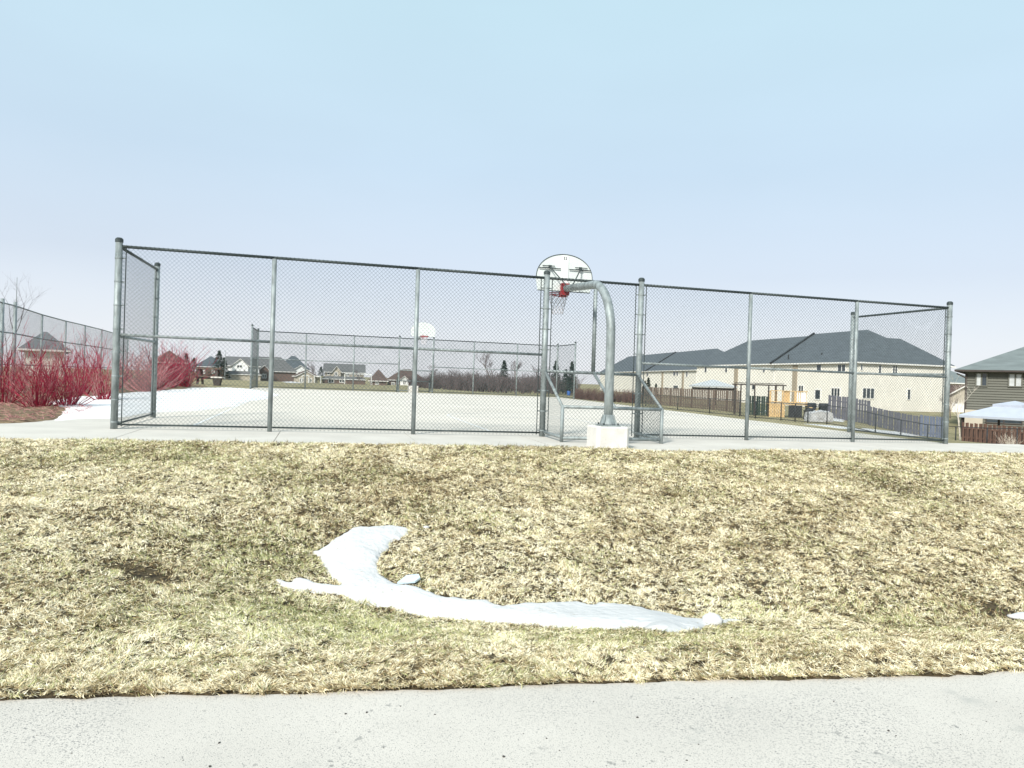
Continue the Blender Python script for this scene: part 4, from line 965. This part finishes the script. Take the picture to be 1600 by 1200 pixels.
# pergola / swing frame by the fence end
g3 = gp(1158, 57); rt = empty('pergola', 'dark timber pergola frame beside the end of the board fence', 'pergola', g3, math.atan2(-.1, 1))
hP = at(1190, 601, 57).z - g3.z; wP = (gp(1226, 56) - g3).length
for k in (0, .33, .66, 1): MB().box((wP * k, 0, hP / 2), (.09, .09, hP)).build('post', DTRIM, rt)
MB().box((wP / 2, 0, hP - .02), (wP + .5, .06, .09)).build('beam', DTRIM, rt); MB().box((wP / 2, 2.2, hP - .02), (wP + .5, .06, .09)).build('beam', DTRIM, rt)
for k in range(7): MB().box((wP * k / 6, 1.1, hP + .1), (.04, 2.5, .05)).build('rafter', DTRIM, rt)
for k in (0, 1): MB().box((wP * k, 2.2, hP / 2), (.14, .14, hP)).build('post', DTRIM, rt)
# dark hedge panel inside the pergola
board_fence('screen_panel', 'dark green screen panel below the pergola', [gp(1171, 58.5), gp(1202, 57.5)], 1.5, mat('dark_green_panel', (.03, .05, .04), .8), rails_=(.3,))
# wooden deck
g4 = gp(1204, 56); rt = empty('wooden_deck', 'raised deck of new orange pine boards behind the townhouses', 'deck', g4, math.atan2(-1.5, 8))
wD = (gp(1263, 54.6) - g4).length; topz = at(1230, 632, 56).z - g4.z; topz = max(.5, topz)
for k in range(8): MB().box((wD / 2, .15 + k * .3, topz), (wD, .28, .05)).build('deck_board', DECK, rt)
for k in range(int(wD / .9) + 1): MB().box((min(wD, k * .9), 0, (topz + 1.0) / 2), (.1, .1, topz + 1.0)).build('post', DECK, rt)
MB().box((wD / 2, 0, topz + 1.02), (wD, .14, .05)).build('hand_rail', DECK, rt); MB().box((wD / 2, 0, topz + .18), (wD, .05, .08)).build('hand_rail', DECK, rt)
for k in range(int(wD / .14)): 
    if k % 6 < 4: MB().box((.07 + k * .14, 0, topz + .6), (.04, .04, .8)).build('baluster', DECK, rt)
MB().box((wD * .45, .05, topz + .55), (wD * .16, .04, .9)).build('privacy_panel', DECK, rt); MB().box((wD * .82, .06, topz + .5), (wD * .34, .04, .75)).build('privacy_panel', WHITE, rt)
for k in range(int(wD * .42 / .15)): MB().box((.1 + k * .15, -.05, topz / 2), (.135, .025, topz - .02)).build('skirt_board', DECK, rt)
MB().box((wD * .68, -.04, topz / 2 - .02), (wD * .36, .03, topz - .05)).build('skirt_lattice', BLACK, rt)
for k in range(3): MB().box((wD + .3 + k * .28, .8, topz - .18 * (k + 1)), (.28, 1.2, .05)).build('step', DECK, rt)
# covered garden things beside the deck
def lump(name, label, p, size, m, cat, seed=2):
    import bmesh
    bm = bmesh.new(); bmesh.ops.create_cube(bm, size=1); bmesh.ops.subdivide_edges(bm, edges=bm.edges[:], cuts=5, use_grid_fill=True)
    for v in bm.verts:
        k = 1 - .22 * (v.co.x ** 2 + v.co.y ** 2) * 2; v.co.z = (v.co.z + .5) * (k if v.co.z > 0 else 1); f = 1 + .12 * (float(vnoise(v.co.x * 5 + 5, v.co.y * 5 + v.co.z * 4, 1, seed)) - .5) * 2
        v.co.x *= size[0] * f * (1.05 - .15 * v.co.z); v.co.y *= size[1] * f; v.co.z *= size[2] * f
    me = bpy.data.meshes.new(name); bm.to_mesh(me); bm.free(); me.materials.append(m); o = bpy.data.objects.new(name, me); COL.objects.link(o); o.location = p; tag(o, label, cat)
lump('covered_boat', 'long pale grey tarpaulin cover lying in the yard right of the deck', gp(1280, 50.5), (1.5, 1.2, .75), TRASH, 'tarpaulin')
lump('garden_cover', 'dark cover over garden furniture right of the pale tarpaulin', gp(1268, 53), (.8, .7, .8), BLACK, 'cover', 5)
# dark grills/chairs on the patio
for k, (px, Y, lab) in enumerate([(1268, 60, 'black barbecue grill standing on the patio near the door'), (1289, 60, 'second black barbecue grill, to the right near the three pane window')]):
    p = gp(px, Y); rt = empty('barbecue_grill', lab, 'grill', p)
    MB().box((0, 0, .45), (.7, .5, .6)).build('cart', BLACK, rt)
    MB().tube([(-.38, 0, .85), (.38, 0, .85)], .24, 12).build('hood', BLACK, rt, True)
    for a in (-.3, .3):
        for c_ in (-.2, .2): MB().box((a, c_, .08), (.05, .05, .16)).build('leg', BLACK, rt)
    MB().box((.55, 0, .78), (.35, .4, .04)).build('shelf', GALVD, rt)
# blue barrel by the far corner of the court
p = ground_at(888.5, 618); rt = empty('blue_barrel', 'bright blue barrel beyond the far right corner of the court', 'barrel', p)
MB().tube([(0, 0, 0), (0, 0, .08), (0, 0, .3), (0, 0, .36), (0, 0, .44), (0, 0, .66), (0, 0, .72)], [.26, .28, .29, .31, .29, .28, .25], 16).build('drum', BLUE, rt, True)
MB().tube([(0, 0, .72), (0, 0, .76)], [.27, .27], 16).build('lid', BLUE, rt)
# picnic table at the back of the snow
p = gp(329, 44); rt = empty('picnic_table', 'dark picnic table standing at the back edge of the snow', 'table', p, R(8))
for k in range(4): MB().box((-.1, -.3 + k * .2, .96), (1.5, .18, .06)).build('table_plank', WOODF, rt)
for k in (0, 1): MB().box((-.1, (-.75, .75)[k], .5), (1.5, .28, .05)).build('bench', WOODF, rt)
for a in (-.6, .4):
    for c_ in (-1, 1): MB().bar((a, c_ * .6, 0), (a, c_ * .2, .93), .12, .1).build('leg', DTRIM, rt)
    MB().box((a, 0, .44), (.08, 1.7, .1)).build('cross_beam', DTRIM, rt)
p = gp(339.5, 42); rt = empty('park_bench', 'low park bench with pale top and dark tapered support on the snow edge', 'bench', p, R(5))
MB().box((0, 0, .47), (.62, .42, .07)).build('seat', CONB, rt)
MB().prism([(-.24, 0), (-.15, -.44), (.15, -.44), (.24, 0)], -.16, .16).xf(Matrix.Translation((0, 0, .435)) @ Matrix.Rotation(math.pi / 2, 4, 'X')).build('support', DTRIM, rt)
# playing-field goals
def goal(label, px, Y, w, h, rz=0):
    p = gp(px, Y); rt = empty('soccer_goal', label, 'goal', p, rz)
    for a in (-w/2, w/2): MB().tube([(a, 0, 0), (a, 0, h)], .07, 8).build('upright', WHITE, rt); MB().tube([(a, 0, h), (a, 1.6, 0)], .05, 6).build('back_stay', WHITE, rt)
    MB().tube([(-w/2 - .05, 0, h), (w/2 + .05, 0, h)], .07, 8).build('crossbar', WHITE, rt)
goal('large white soccer goal frame standing before the grey house', 559, 172, 6.2, 2.44)
goal('small white soccer goal by the tan garage', 477, 165, 1.5, 1.6); goal('small white soccer goal before the right gable of the tan garage', 496, 168, 1.4, 1.6)
# thin poles
for px, Y, h, r, lab in [(22, 62, 8.2, .03, 'thin tall mast behind the tennis court fence'), (901.5, 95, 3.4, .05, 'slim grey pole just right of the far fence corner'), (351, 150, 6.0, .06, 'pale lamp pole before the white gabled house')]:
    p = gp(px, Y); rt = empty('pole', lab, 'pole', p); MB().tube([(0, 0, 0), (0, 0, h * .5)], [r * 1.3, r * 1.2], 8).build('lower_section', GALV, rt); MB().tube([(0, 0, h * .5), (0, 0, h)], [r, r * .7], 8).build('upper_section', GALV, rt)
# frosted stalk plant in front of the picket fence
p = gp(1581, 41.2); rt = empty('dry_shrub', 'pale dry shrub in front of the red brown picket fence', 'shrub', p); shrub_mb(77, 34, .85, .6, .012).build('stems', PALEBARK, rt)
